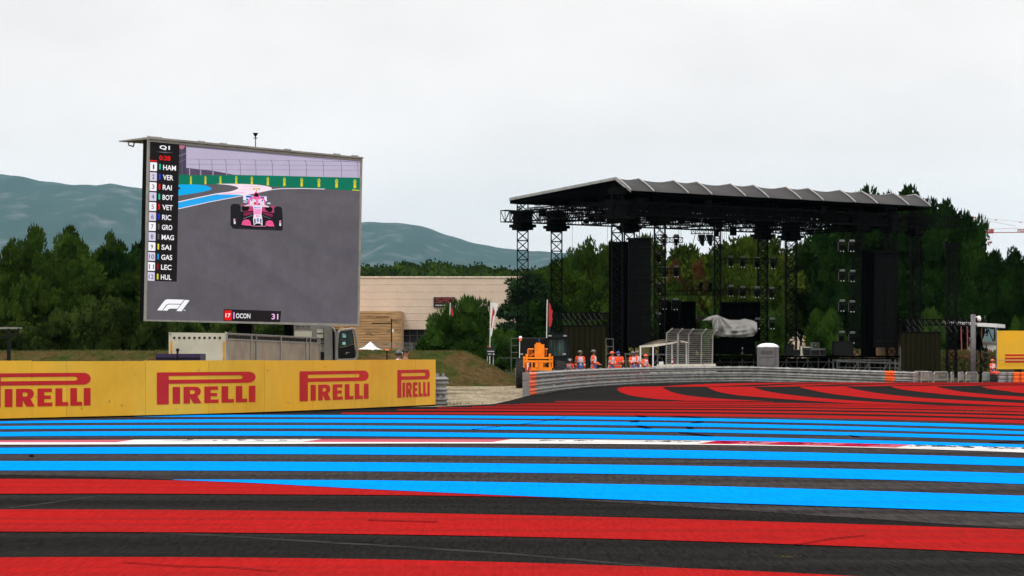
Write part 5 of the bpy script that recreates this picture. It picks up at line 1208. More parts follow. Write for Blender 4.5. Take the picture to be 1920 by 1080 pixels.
lamps = [(1246, 441, 181), (1268, 441, 181), (1247, 501, 181), (1268.5, 499.5, 181), (1235, 473, 183), (1235, 531, 183), (1246, 560, 181), (1267, 561, 181), (1235, 588, 183),
         (1371, 481, 187), (1393, 482, 187), (1420, 483.5, 187), (1450, 484.5, 187), (1371, 536, 186), (1393, 538, 186), (1419.5, 538.5, 186), (1447.5, 540.5, 186), (1421, 597.5, 188), (1448.5, 597.5, 188),
         (1579, 451.5, 180), (1598, 451.5, 180), (1579.5, 507, 180), (1599, 508, 180), (1579.5, 563.5, 180), (1598.5, 565, 180), (1578.5, 622.5, 180), (1598.5, 623.5, 180)]
shaded = {0, 4, 5, 8, 9, 10, 11, 12, 13, 14, 15}  # lamps whose plates have shade put into their colour
for i, (px, py, d) in enumerate(lamps):
    o = lp if i == 0 else copy_tree(lp); o.location = P(px, py, d); o.rotation_euler = (R(12), 0, 0)
    if i in shaded:
        o['label'] = 'black stage light with a dull top plate, left or middle of the stage opening'; o['group'] = 'stage lights with dull top plates'
    elif i >= 19: o['label'] = 'black stage light with bright top plate in the double column right of the stage'; o['group'] = 'stage lights of the right double column'
    else: o['label'] = 'black stage light with a bright pale top plate left of the right double column'
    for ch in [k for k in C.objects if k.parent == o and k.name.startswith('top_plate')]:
        if i in shaded: ch.data = shadedme
hp = empty('hanging_spotlight', (0, 0, 0), 'pair of big black teardrop spotlights hanging under the roof grid', 'spotlight', 'teardrop spotlights')
mb = MB(); mb.box(-.26, .26, -.1, .1, -.12, 0); mb.bar((0, 0, -.1), (.02, 0, -.5), .24, 12, .22); mb.bar((.02, 0, -.5), (.1, 0, -.86), .22, 12, .08); mb.build('body', M['black'], hp, local=True)
mb = MB(); mb.path([(-.25, 0, -.05), (-.29, 0, -.35), (-.22, 0, -.5)], .03); mb.path([(.25, 0, -.05), (.29, 0, -.35), (.24, 0, -.5)], .03); mb.build('bracket', M['black'], hp, local=True)
for i, (px, py, d) in enumerate(((1315.5, 440, 180), (1330.5, 440, 180))): o = hp if i == 0 else copy_tree(hp); o.location = P(px, py, d)
for px, lab in ((1313, 'left black moving head lamp standing on the central lighting truss'), (1331, 'right black moving head lamp standing on the central lighting truss')):
    e = empty('moving_head', P(px, 545, 189), lab, 'stage light'); mb = MB(); d = 189; mb.pbox(px-4, px+4, 541, 545, d-.1, .3); mb.pbox(px-4, px-2.5, 535, 541, d, .1); mb.pbox(px+2.5, px+4, 535, 541, d, .1); mb.build('base', M['black'], e)
    mb = MB(); mb.bar(P(px-1, 540, d), P(px+3, 530, d-.1), .13, 10, .16); mb.build('head', M['black'], e)
# backline: tarpaulin over equipment, cases, desk, monitors
tp = empty('covered_equipment', P(1370, 664, 176), 'bulky stage equipment covered with a draped grey tarpaulin', 'covered equipment')
mb = MB(); mb.pbox(1336, 1416, 634, 664, 178, 2.2); mb.build('riser', M['fabric'], tp)
def lin_poly(pts, k): return [((a[0]*(k-j)+b[0]*j)/k, (a[1]*(k-j)+b[1]*j)/k) for a, b in zip(pts, pts[1:]) for j in range(k)]+[pts[-1]]
topl = lin_poly([(1317, 600.8), (1328, 594), (1337, 591.5), (1345, 590), (1351, 593), (1367, 599.2), (1386, 599.8), (1396, 597), (1411, 600.5), (1419, 604.5)], 8); botl = lin_poly([(1317, 601.4), (1328, 601.8), (1335, 604.5), (1336.5, 614), (1337.5, 627), (1350, 630.8), (1376, 632.6), (1394, 632.2), (1413, 630), (1420, 622)], 8)
mb = MB(); n = len(topl); nr = 20
for j in range(nr+1):
    t = j/nr
    for i in range(n):
        x = topl[i][0]*(1-t)+botl[i][0]*t; y = topl[i][1]*(1-t)+botl[i][1]*t; th1 = math.atan2(y-588, x-1345); th2 = math.atan2(y-594, x-1396); r1 = math.hypot(x-1345, y-589)/18; d = 176.6-1.3*math.sin(math.pi*min(1, .12+t*.5))+.2*math.sin(15*th1)*min(1, r1)*math.exp(-((x-1352)/26)**2)+.14*math.sin(13*th2)*t+.09*math.sin(.5*math.hypot(x-1376, (y-575)*1.6))*t*math.exp(-((x-1382)/22)**2)
        mb.v.append(tuple(P(x, y, d)))
for j in range(nr):
    for i in range(n-1): a = j*n+i; mb.f.append((a, a+1, a+n+1, a+n)); mb.m.append(0)
b0 = len(mb.v)
for i in range(n): mb.v.append(tuple(P(topl[i][0], topl[i][1], 176.2)+V(0, 2.4, -.1)))
for i in range(n-1): mb.f.append((i, i+1, b0+i+1, b0+i)); mb.m.append(0)
mb.build('tarpaulin', M['tarp'], tp, smooth=True, fix=False)
mb = MB(); mb.pbox(1307, 1321, 592, 599, 178, 1.0); mb.bar(P(1314, 599, 178.3), P(1314, 664, 178.3), .04); mb.build('monitor', M['dark'], tp)
def case(px0, px1, py0, py1, d, label, m='dark', trim='strapg', group=None):
    e = empty('flight_case', P((px0+px1)/2, py1, d), label, 'flight case', group); mb = MB(); mb.pbox(px0, px1, py0, py1, d, .8); mb.build('case', M[m], e); mb = MB()
    for a, b, c_, dd_ in ((px0-.3, px1+.3, py0-.3, py0+.6), (px0-.3, px1+.3, py1-.6, py1+.2), (px0-.3, px0+.6, py0, py1), (px1-.6, px1+.3, py0, py1)): mb.pbox(a, b, c_, dd_, d-.02, .82)
    mb.pbox((px0+px1)/2-.6, (px0+px1)/2+.6, (py0+py1)/2, (py0+py1)/2+1, d-.03, .03); mb.build('edge', M[trim], e)
d = 181
case(1488, 1504, 656, 667, d, 'low black flight case beside the white pillar on the stage'); case(1507, 1519, 655, 667, d, 'black flight case left of the mixing desk'); case(1521, 1537, 657, 667, d, 'black flight case under the small monitor'); case(1538, 1548, 657, 667, d+.1, 'narrow black flight case right of the mixing desk')
case(1563, 1600, 640, 666, 179, 'large black flight case under the right column of stage lights', 'dark', 'black'); case(1473, 1488, 646, 667, d, 'tall dark equipment rack at the foot of the back tower', 'dark', 'black')
e = empty('mixing_desk', P(1520, 655, d), 'pale topped mixing desk on the right of the stage', 'mixing desk'); mb = MB(); mb.pbox(1504, 1520, 650, 652.5, d, .9); mb.pbox(1520, 1548, 654, 655, d, .9); mb.build('top', M['alu'], e); mb = MB(); mb.pbox(1505, 1547, 652.6, 655, d+.05, .8); mb.build('body', M['dark'], e)
e = empty('small_monitor', P(1530, 653, d), 'small grey framed monitor standing on the mixing desk', 'monitor'); mb = MB(); mb.pbox(1520.5, 1536, 642, 653.3, d, .5); mb.build('casing', M['tube'], e); mb = MB(); mb.pbox(1524.5, 1534.5, 643.5, 651.5, d-.03, .03); mb.build('screen', M['window'], e); mb = MB(); mb.pbox(1529, 1530.5, 646.8, 648.2, d-.05, .02); mb.build('lamp', emit('green_glow', (190, 210, 40)), e)
e = empty('white_pillar', P(1503, 667, d-.5), 'short cream pillar on the stage left of the flight cases', 'pillar'); mb = MB(); mb.bar(P(1503, 667, d-.5), P(1502.3, 648.5, d-.5), .09, 10, .07); mb.build('post', M['cream'], e); mb = MB(); mb.bar(P(1503, 667, d-.5), P(1503, 665.5, d-.5), .14, 10); mb.build('foot', M['cream'], e)
e = empty('microphone_stand', P(1392, 665, 177), 'thin microphone stand at the front of the stage', 'microphone stand'); mb = MB(); q = P(1392, 664, 177); mb.bar(q, q+V(0, 0, .42), .015); mb.bar(q, q+V(-.1, -.1, .1), .012); mb.bar(q+V(0, 0, .18), q+V(.12, 0, -.02), .012); mb.bar(q+V(0, 0, .18), q+V(-.12, 0, -.02), .012); mb.build('stand', M['silver'], e); mb = MB(); mb.ell(q+V(0, 0, .46), (.05, .05, .05)); mb.build('microphone', M['plate'], e)
# scaffold rails left of the stage
sf = empty('scaffold_frame', P(980, 690, 150), 'grey scaffold frame behind the telehandler', 'scaffold'); mb = MB(); d = 150
for px in (958.5, 995, 1031): mb.bar((X(px, d), d, 0), P(px, 634, d), .035, 6)
for py in (634.5, 648, 661, 671.5): mb.bar(P(958.5, py, d), P(1031, py, d), .03, 6)
mb.bar(P(934, 671, d), P(958, 671.5, d), .025); mb.bar(P(995, 634, d), P(1031, 661, d), .025); mb.build('tube', M['tube'], sf, fix=False)
sf = empty('scaffold_frame', P(1145, 690, 165), 'narrow grey scaffold ladder left of the speaker column, behind the orange clothed people', 'scaffold'); mb = MB(); d = 165
for px in (1136, 1150): mb.bar((X(px, d), d, 0), P(px, 635, d), .035, 6)
for py in (635.5, 650, 663): mb.bar(P(1136, py, d), P(1150, py, d), .03, 6)
mb.bar(P(1170, 663.5, d), P(1290, 665.5, d), .07, 4)
for px in (1173, 1214, 1233, 1262): mb.bar((X(px, d), d, 0), P(px, 664, d), .05, 6)
mb.bar(P(1226, 684, d), P(1237, 666, d), .03); mb.build('tube', M['tube'], sf, fix=False)

# ================================================================== things in front of the stage
# portable toilet
pt = empty('portable_toilet', (X(1441.5, 150), 150, 0), 'grey portable toilet cabin with a white domed roof behind the guard rail', 'portable toilet')
d = 149; x0, x1 = X(1423, d), X(1460.5, d); zt_ = Z(651, d); mb = MB(); mb.box(x0, x1, d, d+1.2, .05, zt_); mb.build('cabin', M['toilet'], pt)
mb = MB(); 
for k in range(5): mb.box(x0+.12, x0+.9, d-.015, d, 1.75+k*.05, 1.77+k*.05)
for z in (1.0, .9, 1.55): mb.box(x0+.05, x0+1.0, d-.02, d, z, z+.02)
mb.box(x1-.22, x1-.19, d-.02, d, .05, zt_); mb.build('door_louvre', M['tube'], pt)
mb = MB(); secs = [((0, 0, 0), .66, .62), ((0, 0, .08), .66, .62), ((0, 0, .16), .56, .54), ((0, 0, .235), .36, .36), ((0, 0, .26), .12, .12)]; c_ = V((x0+x1)/2, d+.6, zt_)
mb.box(x0-.02, x1+.02, d-.02, d+1.22, zt_, zt_+.05); mb.loft([(c_+V(*a), b, e_) for a, b, e_ in secs], 24); M['droof'] = mat('dome_roof', (.75, .78, .8), .5); mb.build('roof', M['droof'], pt, smooth=False)
# debris fence on concrete blocks
df = empty('debris_fence', (X(1290, 150), 150, 0), 'short section of wire debris fence with five bent grey posts on a concrete base', 'fence'); d = 150
posts = [(1250, 1261, 617, 621, 690), (1271.5, 1280, 617.5, 622, 684), (1291.5, 1300.5, 617.5, 623, 684), (1315.5, 1324.5, 618, 624, 684), (1336.5, 1344, 620, 625, 684)]
for i, (px, pt_, y0, y1, yb) in enumerate(posts):
    w_ = 3.4 if i in (1,) else 2.1; mb = MB(); a = P(px, y1+3, d); b = P(pt_, y0-1, d-.3); q = P(px-1.2, yb+8, d)
    mb.obox((a+q)/2, (w_*.5*d/F, 0, 0), (0, .06, 0), ((a-q).x/2, 0, (a-q).z/2)); mb.bar(a-V(0, 0, .05), b, .065, 4); mb.build('post', M['silver'], df)
mb = MB()
for k in range(17):
    y = 624+k*3.7
    for (p0, _, _, _, _), (p1, _, _, _, _) in zip(posts, posts[1:]): mb.bar(P(p0, y, d-.05), P(p1, y+1*(p1-p0)/90, d-.05), .012, 3)
for k in range(4):
    for (p0, t0, y0, y1, _), (p1, t1_, y2, y3, _) in zip(posts, posts[1:]):
        f = k/3; mb.bar(P(p0+(t0-p0)*f, y1+2+(y0-y1-2)*f, d-.3*f), P(p1+(t1_-p1)*f, y3+2+(y2-y3-2)*f, d-.3*f), .012, 3)
for k in range(60): px = 1251+k*1.42; mb.bar(P(px, 624, d-.03), P(px-.8, 684, d-.03), .004, 3)
mb.build('mesh', M['silver'], df, fix=False)
mb = MB(); mb.pbox(1249, 1319.5, 682.5, 700, d-.3, .6); mb.pbox(1320.5, 1342, 682, 700, d-.3, .6); mb.pbox(1232.5, 1248, 683.5, 700, d-.1, .6); mb.build('concrete_base', M['conc'], df)
rp = empty('marker_post', (X(1260.5, 149), 149, 0), 'small red and white striped marker post beside the concrete base', 'post'); mb = MB()
for k, (a, b) in enumerate(((673.5, 676), (676, 680), (680, 684), (684, 690))): mb.use(k % 2).pbox(1259.3, 1261.9, a, b, 149, .08)
mb.build('post', [M['tred'], M['white']], rp); mb = MB(); mb.pbox(1258.5, 1262.7, 690, 692, 148.9, .3); mb.build('foot', M['dark'], rp)
cp = empty('open_sided_buggy', (X(1245, 154), 154, 0), 'open sided white canopy vehicle parked behind the debris fence', 'vehicle'); d = 153
mb = MB()
for px in (1201, 1224.5): mb.bar((X(px, d), d, .3), P(px, 650, d), .05, 8)
for px in (1260, 1287): mb.bar((X(px, d+2), d+2, .3), P(px, 644, d+2), .05, 8)
mb.build('post', M['white'], cp)
roofp = smooth_poly([(1199, 648.5), (1215, 643), (1229, 638.5), (1240, 636.8), (1256, 637.2), (1270, 638), (1282, 641), (1290, 643)], 4)
mb = MB(); n = len(roofp)
for i, (x, y) in enumerate(roofp): q = P(x, y, d); mb.v += [tuple(q), tuple(q+V(.35, 1.9, -.02))]
for i in range(n-1): mb.f.append((2*i, 2*i+2, 2*i+3, 2*i+1)); mb.m.append(0)
lo = [(1199, 650), (1230, 647.5), (1272, 641.5)]
mb.use(0); mb.extr([P(x, y, d) for x, y in [(1199, 648.5), (1229, 645.2), (1272, 639.8), (1272.5, 642.5), (1240, 648.2), (1226, 650.5), (1199.2, 651.5)]], (0, .05, 0)); mb.extr([P(x, y, d+1.9) for x, y in [(1275, 638), (1283, 641), (1290, 641), (1289, 643.5), (1276, 643.8)]], (0, .05, 0)); mb.build('canopy', M['conc'], cp, fix=False)
mb = MB(); mb.extr([P(x, y, d+.12) for x, y in [(1201, 648.2), (1215, 643.4), (1229, 639), (1240, 637.4), (1249, 637.4), (1248, 641), (1229, 645.4)]], (0, .04, 0)); M['beige'] = mat('beige_canvas', (.30, .25, .2), .8); mb.build('side_canvas', M['beige'], cp)
mb = MB(); mb.pbox(1205, 1288, 687, 700, d+.3, 2.2); mb.pbox(1236, 1244, 678, 688, d+.2, .3); mb.build('chassis', M['white'], cp)
for px in (1212, 1280): mb = MB(); q = P(px, 700, d+.2); mb.bar((q.x, q.y, .3), (q.x, q.y+.25, .3), .3, 16); mb.build('wheel', M['tyre'], cp)
# grey camera pole
cpz = empty('camera_pole', G(1824.7, 717), 'thick grey pole with a white dome camera on its side', 'pole'); q = G(1824.7, 717); d = q.y
mb = MB(); mb.bar((q.x, d, 0), (q.x, d, Z(589.5, d)), .165, 20, .15); M['polegrey'] = mat('pole_grey', (.13, .13, .135), .6, spec=.2); mb.build('pole', M['polegrey'], cpz, smooth=True)
mb = MB(); mb.bar(P(1829, 595, d), P(1836, 593.5, d), .05, 8); mb.bar(P(1836, 592, d), P(1836, 595, d), .07, 8); mb.ell(P(1836, 598, d), (.13, .13, .17), 12, 8); mb.build('camera', M['white'], cpz, smooth=True)
mb = MB(); mb.bar((q.x, d, 0), (q.x, d, .06), .24, 16); mb.build('base', M['galv'], cpz)
sp3 = empty('signal_post', (X(1839.5, 146), 146, 0), 'thin black post with a row of round dark lamps beside the camera pole', 'signal'); d = 146
mb = MB(); mb.bar((X(1839.5, d), d, 0), P(1839, 648, d), .035, 6); mb.bar(P(1839, 651.5, d), P(1845, 651.5, d), .03); mb.bar(P(1845, 651.5, d), P(1845, 690, d), .02); mb.extr([P(x, y, d) for x, y in ((1836, 717), (1837.5, 700), (1838.5, 690), (1841, 690), (1841.5, 700), (1844, 717))], (0, .1, 0)); mb.build('post', M['black'], sp3)
for y in (656, 666, 675.5, 687): mb = MB(); mb.bar(P(1848.5, y, d), P(1848.5, y, d+.1), .14, 14); mb.build('lamp', M['dark'], sp3)
# crowd barriers
def barrier(px0, px1, y0, y1, d, rot, lab, solid=False):
    q = P((px0+px1)/2, 717, d); e = empty('crowd_barrier', (q.x, d, 0), lab, 'crowd barrier', 'crowd barriers'); a = V(X(px0, d), d, Z(717.5, d)); b = V(X(px1, d), d+rot, Z(717.5, d+rot)); h = Z(y0, d)-a.z
    mb = MB(); mb.path([a, a+V(0, 0, h-.12), a+(b-a)*.05+V(0, 0, h), b+(a-b)*.05+V(0, 0, h), b+V(0, 0, h-.12), b], .03, 6); mb.bar(a+V(0, 0, .16), b+V(0, 0, .16), .025, 6); mb.build('frame', M['alu'], e); mb = MB(); n = 17
    if solid: mb.hexa([a+V(0, 0, .16), b+V(0, 0, .16), b+V(0, .02, .16), a+V(0, .02, .16), a+V(0, 0, h-.05), b+V(0, 0, h-.05), b+V(0, .02, h-.05), a+V(0, .02, h-.05)]); mb.build('panel', M['galv'], e)
    else:
        for i in range(1, n): t = a.lerp(b, i/n); mb.bar(t+V(0, 0, .16), t+V(0, 0, h), .012, 4)
        mb.build('bars', M['alu'], e)
for i, (a, b, y0, r_, s_) in enumerate(((1714, 1748, 696.5, 1.2, 0), (1727, 1750, 697.3, .4, 0), (1751, 1782, 697.6, .8, 0), (1783, 1797, 698, 1.6, 0), (1797, 1812, 698.2, .8, 0), (1811, 1838, 698, .8, 0))):
    barrier(a, b, y0, 717, 143+.25*i, r_, 'galvanised crowd barrier in the row right of the guard rail, %s from the left' % ORD[i])
barrier(1842, 1856, 698.5, 717, 146, .2, 'crowd barrier with a solid grey panel just left of the tyre stacks', True)
# tyre stacks and orange blocks
def torus_stack(px, w_, y0, y1, n, d, m, lab, nm='tyre_stack', cat='tyres', grp=None):
    q = V(X(px, d), d, Z(y1, d)); Rr_ = w_*d/F/2; h = (Z(y0, d)-Z(y1, d))/n; e = empty(nm, q, lab, cat, grp)
    for k in range(n):
        mb = MB(); z = k*h; r_ = Rr_; mb.loft([(q+V(0, 0, z+h*a), r_*b, r_*b) for a, b in ((.03, .82), (.12, .96), (.3, 1), (.7, 1), (.88, .96), (.97, .82))], 18); mb.build('tyre' if cat == 'tyres' else 'block', m, e, smooth=False)
M['gtyre'] = mat('painted_grey_tyre', (.22, .21, .22), .7, var=.2)
torus_stack(1863, 14.5, 701, 718, 4, 146, M['tyre'], 'stack of black tyres at the end of the crowd barriers'); torus_stack(1879.5, 16, 697.5, 718.5, 3, 145, M['gtyre'], 'wider stack of grey painted tyres')
torus_stack(1893.5, 13, 697.5, 718.5, 3, 145.2, M['gtyre'], 'narrower stack of grey painted tyres next to the orange ones')
for i in range(6):
    torus_stack(1906+i*13.5, 13.6, 697.5, 718.5, 3, 145+.0*i, M['orange'], 'stack of bright orange painted tyres at the right edge, %s from the left' % ORD[i], grp='orange tyre stacks')
# small yellow board
yb = empty('small_yellow_board', (X(1900, 200), 200, 0), 'yellow board with three red stripes at the right edge', 'hoarding'); d = 200
mb = MB(); mb.pbox(1869.5, 2010, 620, 692, d, .12); mb.build('board', M['yellow'], yb); mb = MB()
for y in (666, 672, 678.3): mb.pbox(1884.5, 1998, y-1.7, y+1.5, d-.02, .02)
mb.build('stripe', M['lred'], yb); mb = MB(); mb.pbox(1868.6, 1869.5, 619.5, 720, d-.02, .2); mb.pbox(1940, 1942, 692, 722, d, .1); mb.pbox(1870, 2010, 674.7, 675.7, d-.35, .03); mb.build('support', M['galv'], yb)
wc = empty('flat_canopy', (X(1807, 215), 217, 0), 'flat white canopy roof on red posts at the right behind the barriers', 'canopy'); d = 214
mb = MB(); a, b = P(1744, 600.5, d+6), P(1869.5, 607, d); 
mb.hexa([V(a.x, a.y, Z(606.5, d+6)), V(b.x, b.y, Z(613.8, d)), V(b.x+2, b.y+6, Z(613.8, d)), V(a.x+2, a.y+6, Z(606.5, d+6)), a, b, b+V(2, 6, 0), a+V(2, 6, 0)]); mb.build('roof', M['white'], wc)
mb = MB()
for x0_, x1_ in ((1802, 1804), (1813.5, 1815), (1841, 1837)): mb.bar(P(x0_, 612, d+2), V(X(x1_, d+2), d+2, 0), .055, 6)
mb.build('post', M['crane'], wc)
kw = empty('tan_pavilion', (X(1790, 232), 233, 0), 'low tan wall with white cabins under the flat canopy', 'building'); d = 226
mb = MB(); mb.pbox(1655, 1848, 638, 700, d, 6); mb.build('wall', M['plaster'], kw)
mb = MB(); mb.pbox(1802, 1872, 643, 661, d-2, 1.8); mb.build('cabin', M['white'], kw); mb = MB(); mb.pbox(1800, 1874, 640, 644, d-2.2, 2.1); mb.build('cabin_roof', M['silver'], kw); mb = MB()
for px in (1769, 1811, 1849): mb.pbox(px, px+1.3, 646, 661, d-2.1, .05)
mb.build('drainpipe', M['dark'], kw)
hg = MB(); rg = np.random.default_rng(8)
for k in range(2600):
    px = rg.uniform(1744, 1868); d = rg.uniform(204, 206); z = rg.uniform(0, 1.95); a = rg.uniform(0, 6.28); p = V(X(px, d), d, z); w_ = V(math.cos(a), math.sin(a), 0)*.09; hg.use(1 if rg.random() < .12 and z > 1 else 0); hg.add([p-w_, p+w_, p+V(rg.uniform(-.1, .1), 0, .26)], [(0, 1, 2)])
M['flower'] = mat('pink_flowers', (.3, .04, .06), .8); hg.build('flowering_hedge', [M['bush'] if False else M['blade'], M['flower']], label='low hedge with pink flowers in front of the white cabins', cat='hedge', fix=False)
b2 = empty('stone_block', (X(1480, 300), 303, 0), 'pale beige building seen through the trees behind the stage', 'building'); d = 300; mb = MB(); mb.extr([P(x, y, d) for x, y in ((1430, 690), (1430, 575), (1470, 560), (1497, 588), (1507, 618), (1507, 690))], (0, 12, 0)); mb.build('wall', M['stone'], b2)
mb = MB(); mb.pbox(1507, 1515, 630, 690, d, 10); mb.build('side_wall', M['plaster'], b2)
# tower crane far away
tcx = 760.; cx_ = X(1817, tcx); ck = empty('tower_crane', (cx_, tcx, 0), 'distant red and white tower crane rising above the trees on the right', 'crane')
mb = MB(); truss(mb, (cx_, tcx, 0), (cx_, tcx, Z(433, tcx)), 1.6, 1.6, 22, .12, .07); mb.build('mast', M['crane'], ck, fix=False)
mb = MB(); zj = Z(434.5, tcx); a = V(cx_, tcx, zj); b = V(X(2150, tcx), tcx, Z(432, tcx)); mb.bar(a+V(0, 0, -.3), b+V(0, 0, -.3), .14); mb.bar(a+V(0, .8, -.3), b+V(0, .8, -.3), .14)
for x0_, x1_ in ((1830, 1863), (1909, 1960)): truss(mb, V(X(x0_, tcx), tcx+.4, zj+.35), V(X(x1_, tcx), tcx+.4, zj+.45), .8, .9, 9, .11, .08)
mb.bar(V(X(1863, tcx), tcx, zj+.9), V(X(1909, tcx), tcx, zj+1.1), .06); mb.build('jib', M['crane'], ck, fix=False)
mb = MB(); mb.pbox(1849, 1863.5, 433.5, 437.3, tcx-.5, 2); mb.pbox(1858, 1862, 430.5, 434, tcx, 1); mb.build('trolley', M['crane'], ck)
mb = MB()
for px in (1852, 1856, 1862): mb.bar(P(px, 437, tcx), P(1856.5+(px-1856)*.3, 453, tcx), .03)
mb.build('hoist_rope', M['silver'], ck); mb = MB(); mb.ell(P(1857, 454.5, tcx), (.65, .3, .38), 12, 6); mb.bar(P(1856.5, 456, tcx), P(1856, 460, tcx), .1); mb.build('hook_block', M['crane'], ck)
mb = MB(); mb.extr([P(x, y, tcx) for x, y in ((1811, 409.5), (1817, 406), (1818, 404.5), (1818, 406.5), (1822, 408), (1824, 405.5), (1832, 408.6), (1822, 409.6), (1818, 412), (1814.5, 411))], (0, .6, 0)); mb.bar(P(1816, 410, tcx), P(1817, 434, tcx), .25); mb.build('apex', M['crane'], ck)
mb = MB(); mb.bar(P(1824, 409, tcx), P(1905, 424, tcx), .05); mb.bar(P(1832, 408.6, tcx), P(1960, 420, tcx), .045); mb.bar(P(1834, 411.6, tcx), P(1836, 412.2, tcx), .2); mb.bar(P(1866, 412.6, tcx), P(1869, 412.8, tcx), .2); mb.bar(P(1912, 416.6, tcx), P(1915, 416.9, tcx), .2); mb.build('pendant', M['crane'], ck)
# ================================================================== telehandler
D = 121.; th = empty('telehandler', (X(1018, D), D+2, 0), 'dark green telehandler with a bright orange lifting carriage behind the guard rail end', 'telehandler')
def tyre(cx, d, w_, r_, z, nm='wheel', dep=None):
    mb = MB(); x = X(cx, d); n = 26; secs = [(-.5, .78), (-.46, .93), (-.3, 1), (.3, 1), (.46, .93), (.5, .78)]
    vs = []; fs = []
    for t, k in secs:
        for i in range(n): a = 2*math.pi*i/n; vs.append((x+t*w_, d+r_*k*math.cos(a), z+r_*k*math.sin(a)))
    for k in range(len(secs)-1): fs += [(k*n+i, k*n+(i+1) % n, (k+1)*n+(i+1) % n, (k+1)*n+i) for i in range(n)]
    fs += [tuple(range(n)), tuple(range((len(secs)-1)*n, len(secs)*n))]; mb.add(vs, fs)
    for k in range(24):
        a = 2*math.pi*k/24
        for s in (-1, 1): c = V(x+s*w_*.24, d+r_*1.01*math.cos(a+.07*s), z+r_*1.01*math.sin(a+.07*s)); tdir = V(0, -math.sin(a), math.cos(a)); nrm = V(0, math.cos(a), math.sin(a)); mb.obox(c, V(w_*.24, 0, 0)+tdir*.05*s, tdir*.03, nrm*.022)
    w = mb.build(nm, M['tyre'], th); mb = MB(); mb.bar((x-w_*.52, d, z), (x+w_*.52, d, z), r_*.45, 16); mb.build('rim', M['torange'], w)
tyre(976, D+.2, .50, .74, .72); tyre(1051, D+.4, .60, .74, .72); tyre(980, D+3.4, .5, .7, .7); tyre(1052, D+3.4, .5, .7, .7)
mb = MB(); mb.pbox(983, 1040, 668, 712, D+.9, 4.0); mb.pbox(968, 986, 671.5, 675.5, D+.1, 1.3); mb.pbox(1036, 1063, 672, 678, D+.1, 1.3); mb.pbox(972, 1026, 634, 668, D+2.6, 2.2); mb.build('body', M['dark'], th)
mb = MB()   # cab
cq = [(1028.5, 634.5), (1062, 634), (1065, 667.5), (1027, 667.5)]
mb.extr([P(x, y, D+1.1) for x, y in cq], (0, .05, 0)); cab_glass = mb.build('windscreen', M['glass'], th)
mb = MB(); mb.path([P(*cq[3], D+1.05), P(*cq[0], D+1.05), P(*cq[1], D+1.05), P(*cq[2], D+1.05)], .05, 5); mb.pbox(1027, 1066, 628.5, 634.5, D+.9, 1.9); mb.pbox(1064, 1069, 632, 672, D+1.2, 1.9); mb.pbox(1026, 1068, 667, 672, D+1.0, 1.9); mb.build('cab_frame', M['dgreen'], th)
mb = MB()
for px in range(1040, 1062, 4): mb.bar(P(px, 626.5, D+1.4), P(px+2, 623, D+1.4), .03, 4)
mb.bar(P(1036, 627.5, D+1.4), P(1066, 627, D+1.4), .04); mb.pbox(1034, 1040, 621.5, 625, D+1.4, .2); mb.pbox(1060, 1064, 622, 626, D+1.4, .2); mb.build('roof_bar', M['dark'], th)
for px, y in ((978, 664), (1058, 664), (1059.5, 629.5), (1031, 629.5)): mb = MB(); mb.obox(P(px, y, D+.85), (.085, 0, 0), (0, .05, 0), (0, 0, .04)); mb.build('headlight', M['alu'], th)
mb = MB(); mb.bar(P(974, 672, D+1), P(974.5, 640, D+1), .025); mb.ell(P(975.8, 633, D+1), (.09, .07, .08)); mb.build('mirror', M['white'], th)
mb = MB(); mb.obox(P(975.6, 637, D+1), (.07, 0, 0), (0, .06, 0), (0, 0, .06)); mb.build('beacon', M['orange'], th)
mb = MB(); mb.bar(P(1011, 640, D+.4), P(1011, 636, D+.4), .05); mb.build('hose', emit('hose_blue', (20, 90, 150), .4) if False else M['navy'], th)
mb = MB(); mb.pbox(1002.5, 1020.5, 645.5, 670, D-.25, .8); mb.pbox(1005, 1014, 642.5, 646, D-.2, .5); mb.extr([P(x, y, D+.2) for x, y in ((992, 667), (1003, 660.5), (1003, 665), (994, 669))], (0, .2, 0)); mb.build('boom_head', M['torange'], th)
mb = MB()   # carriage frame
for a in ((983, 1036, 669.5, 673), (984, 1036, 675.5, 679.5), (985, 1035, 689, 695)): mb.pbox(*a, D-.5, .14)
for a in ((985.5, 989.5, 663.5, 697), (1029, 1033, 663, 697), (1034.5, 1037, 668, 690), (981, 984, 668, 692), (996, 999, 679, 690), (1021, 1025, 679, 690), (1003, 1019, 679, 692)): mb.pbox(*a, D-.48, .12)
for x0_, x1_ in ((990, 1001), (1019, 1027)):
    mb.path([P(x0_, 668, D), P(x0_, 654.5, D), P(x1_, 654.5, D)], .035); 
    for k in range(1, 3): px = x0_+(x1_-x0_)*k/3; mb.bar(P(px, 654.5, D), P(px, 668, D), .02)
mb.build('carriage', M['torange'], th)
mb = MB(); mb.pbox(990, 1029, 672.8, 675, D-.3, .1); mb.pbox(990, 996, 680, 688, D-.3, .1); mb.pbox(1022, 1028, 681, 687.5, D-.52, .1); mb.build('recess', M['dark'], th)
mb = MB(); mb.extr([P(x, y, D-.62) for x, y in ((1004, 688), (1004, 683), (1006.5, 679), (1008, 674.5), (1009, 676), (1008.2, 682), (1008.6, 687), (1006.5, 689))], (0, .1, 0)); mb.build('hook', M['torange'], th)
mb = MB(); mb.extr([P(x, y, D-.66) for x, y in ((988.2, 678), (994.3, 678.6), (992.6, 695.5), (985.5, 696))], (0, .04, 0)); pl_ = mb.build('plate', M['tred'], th)
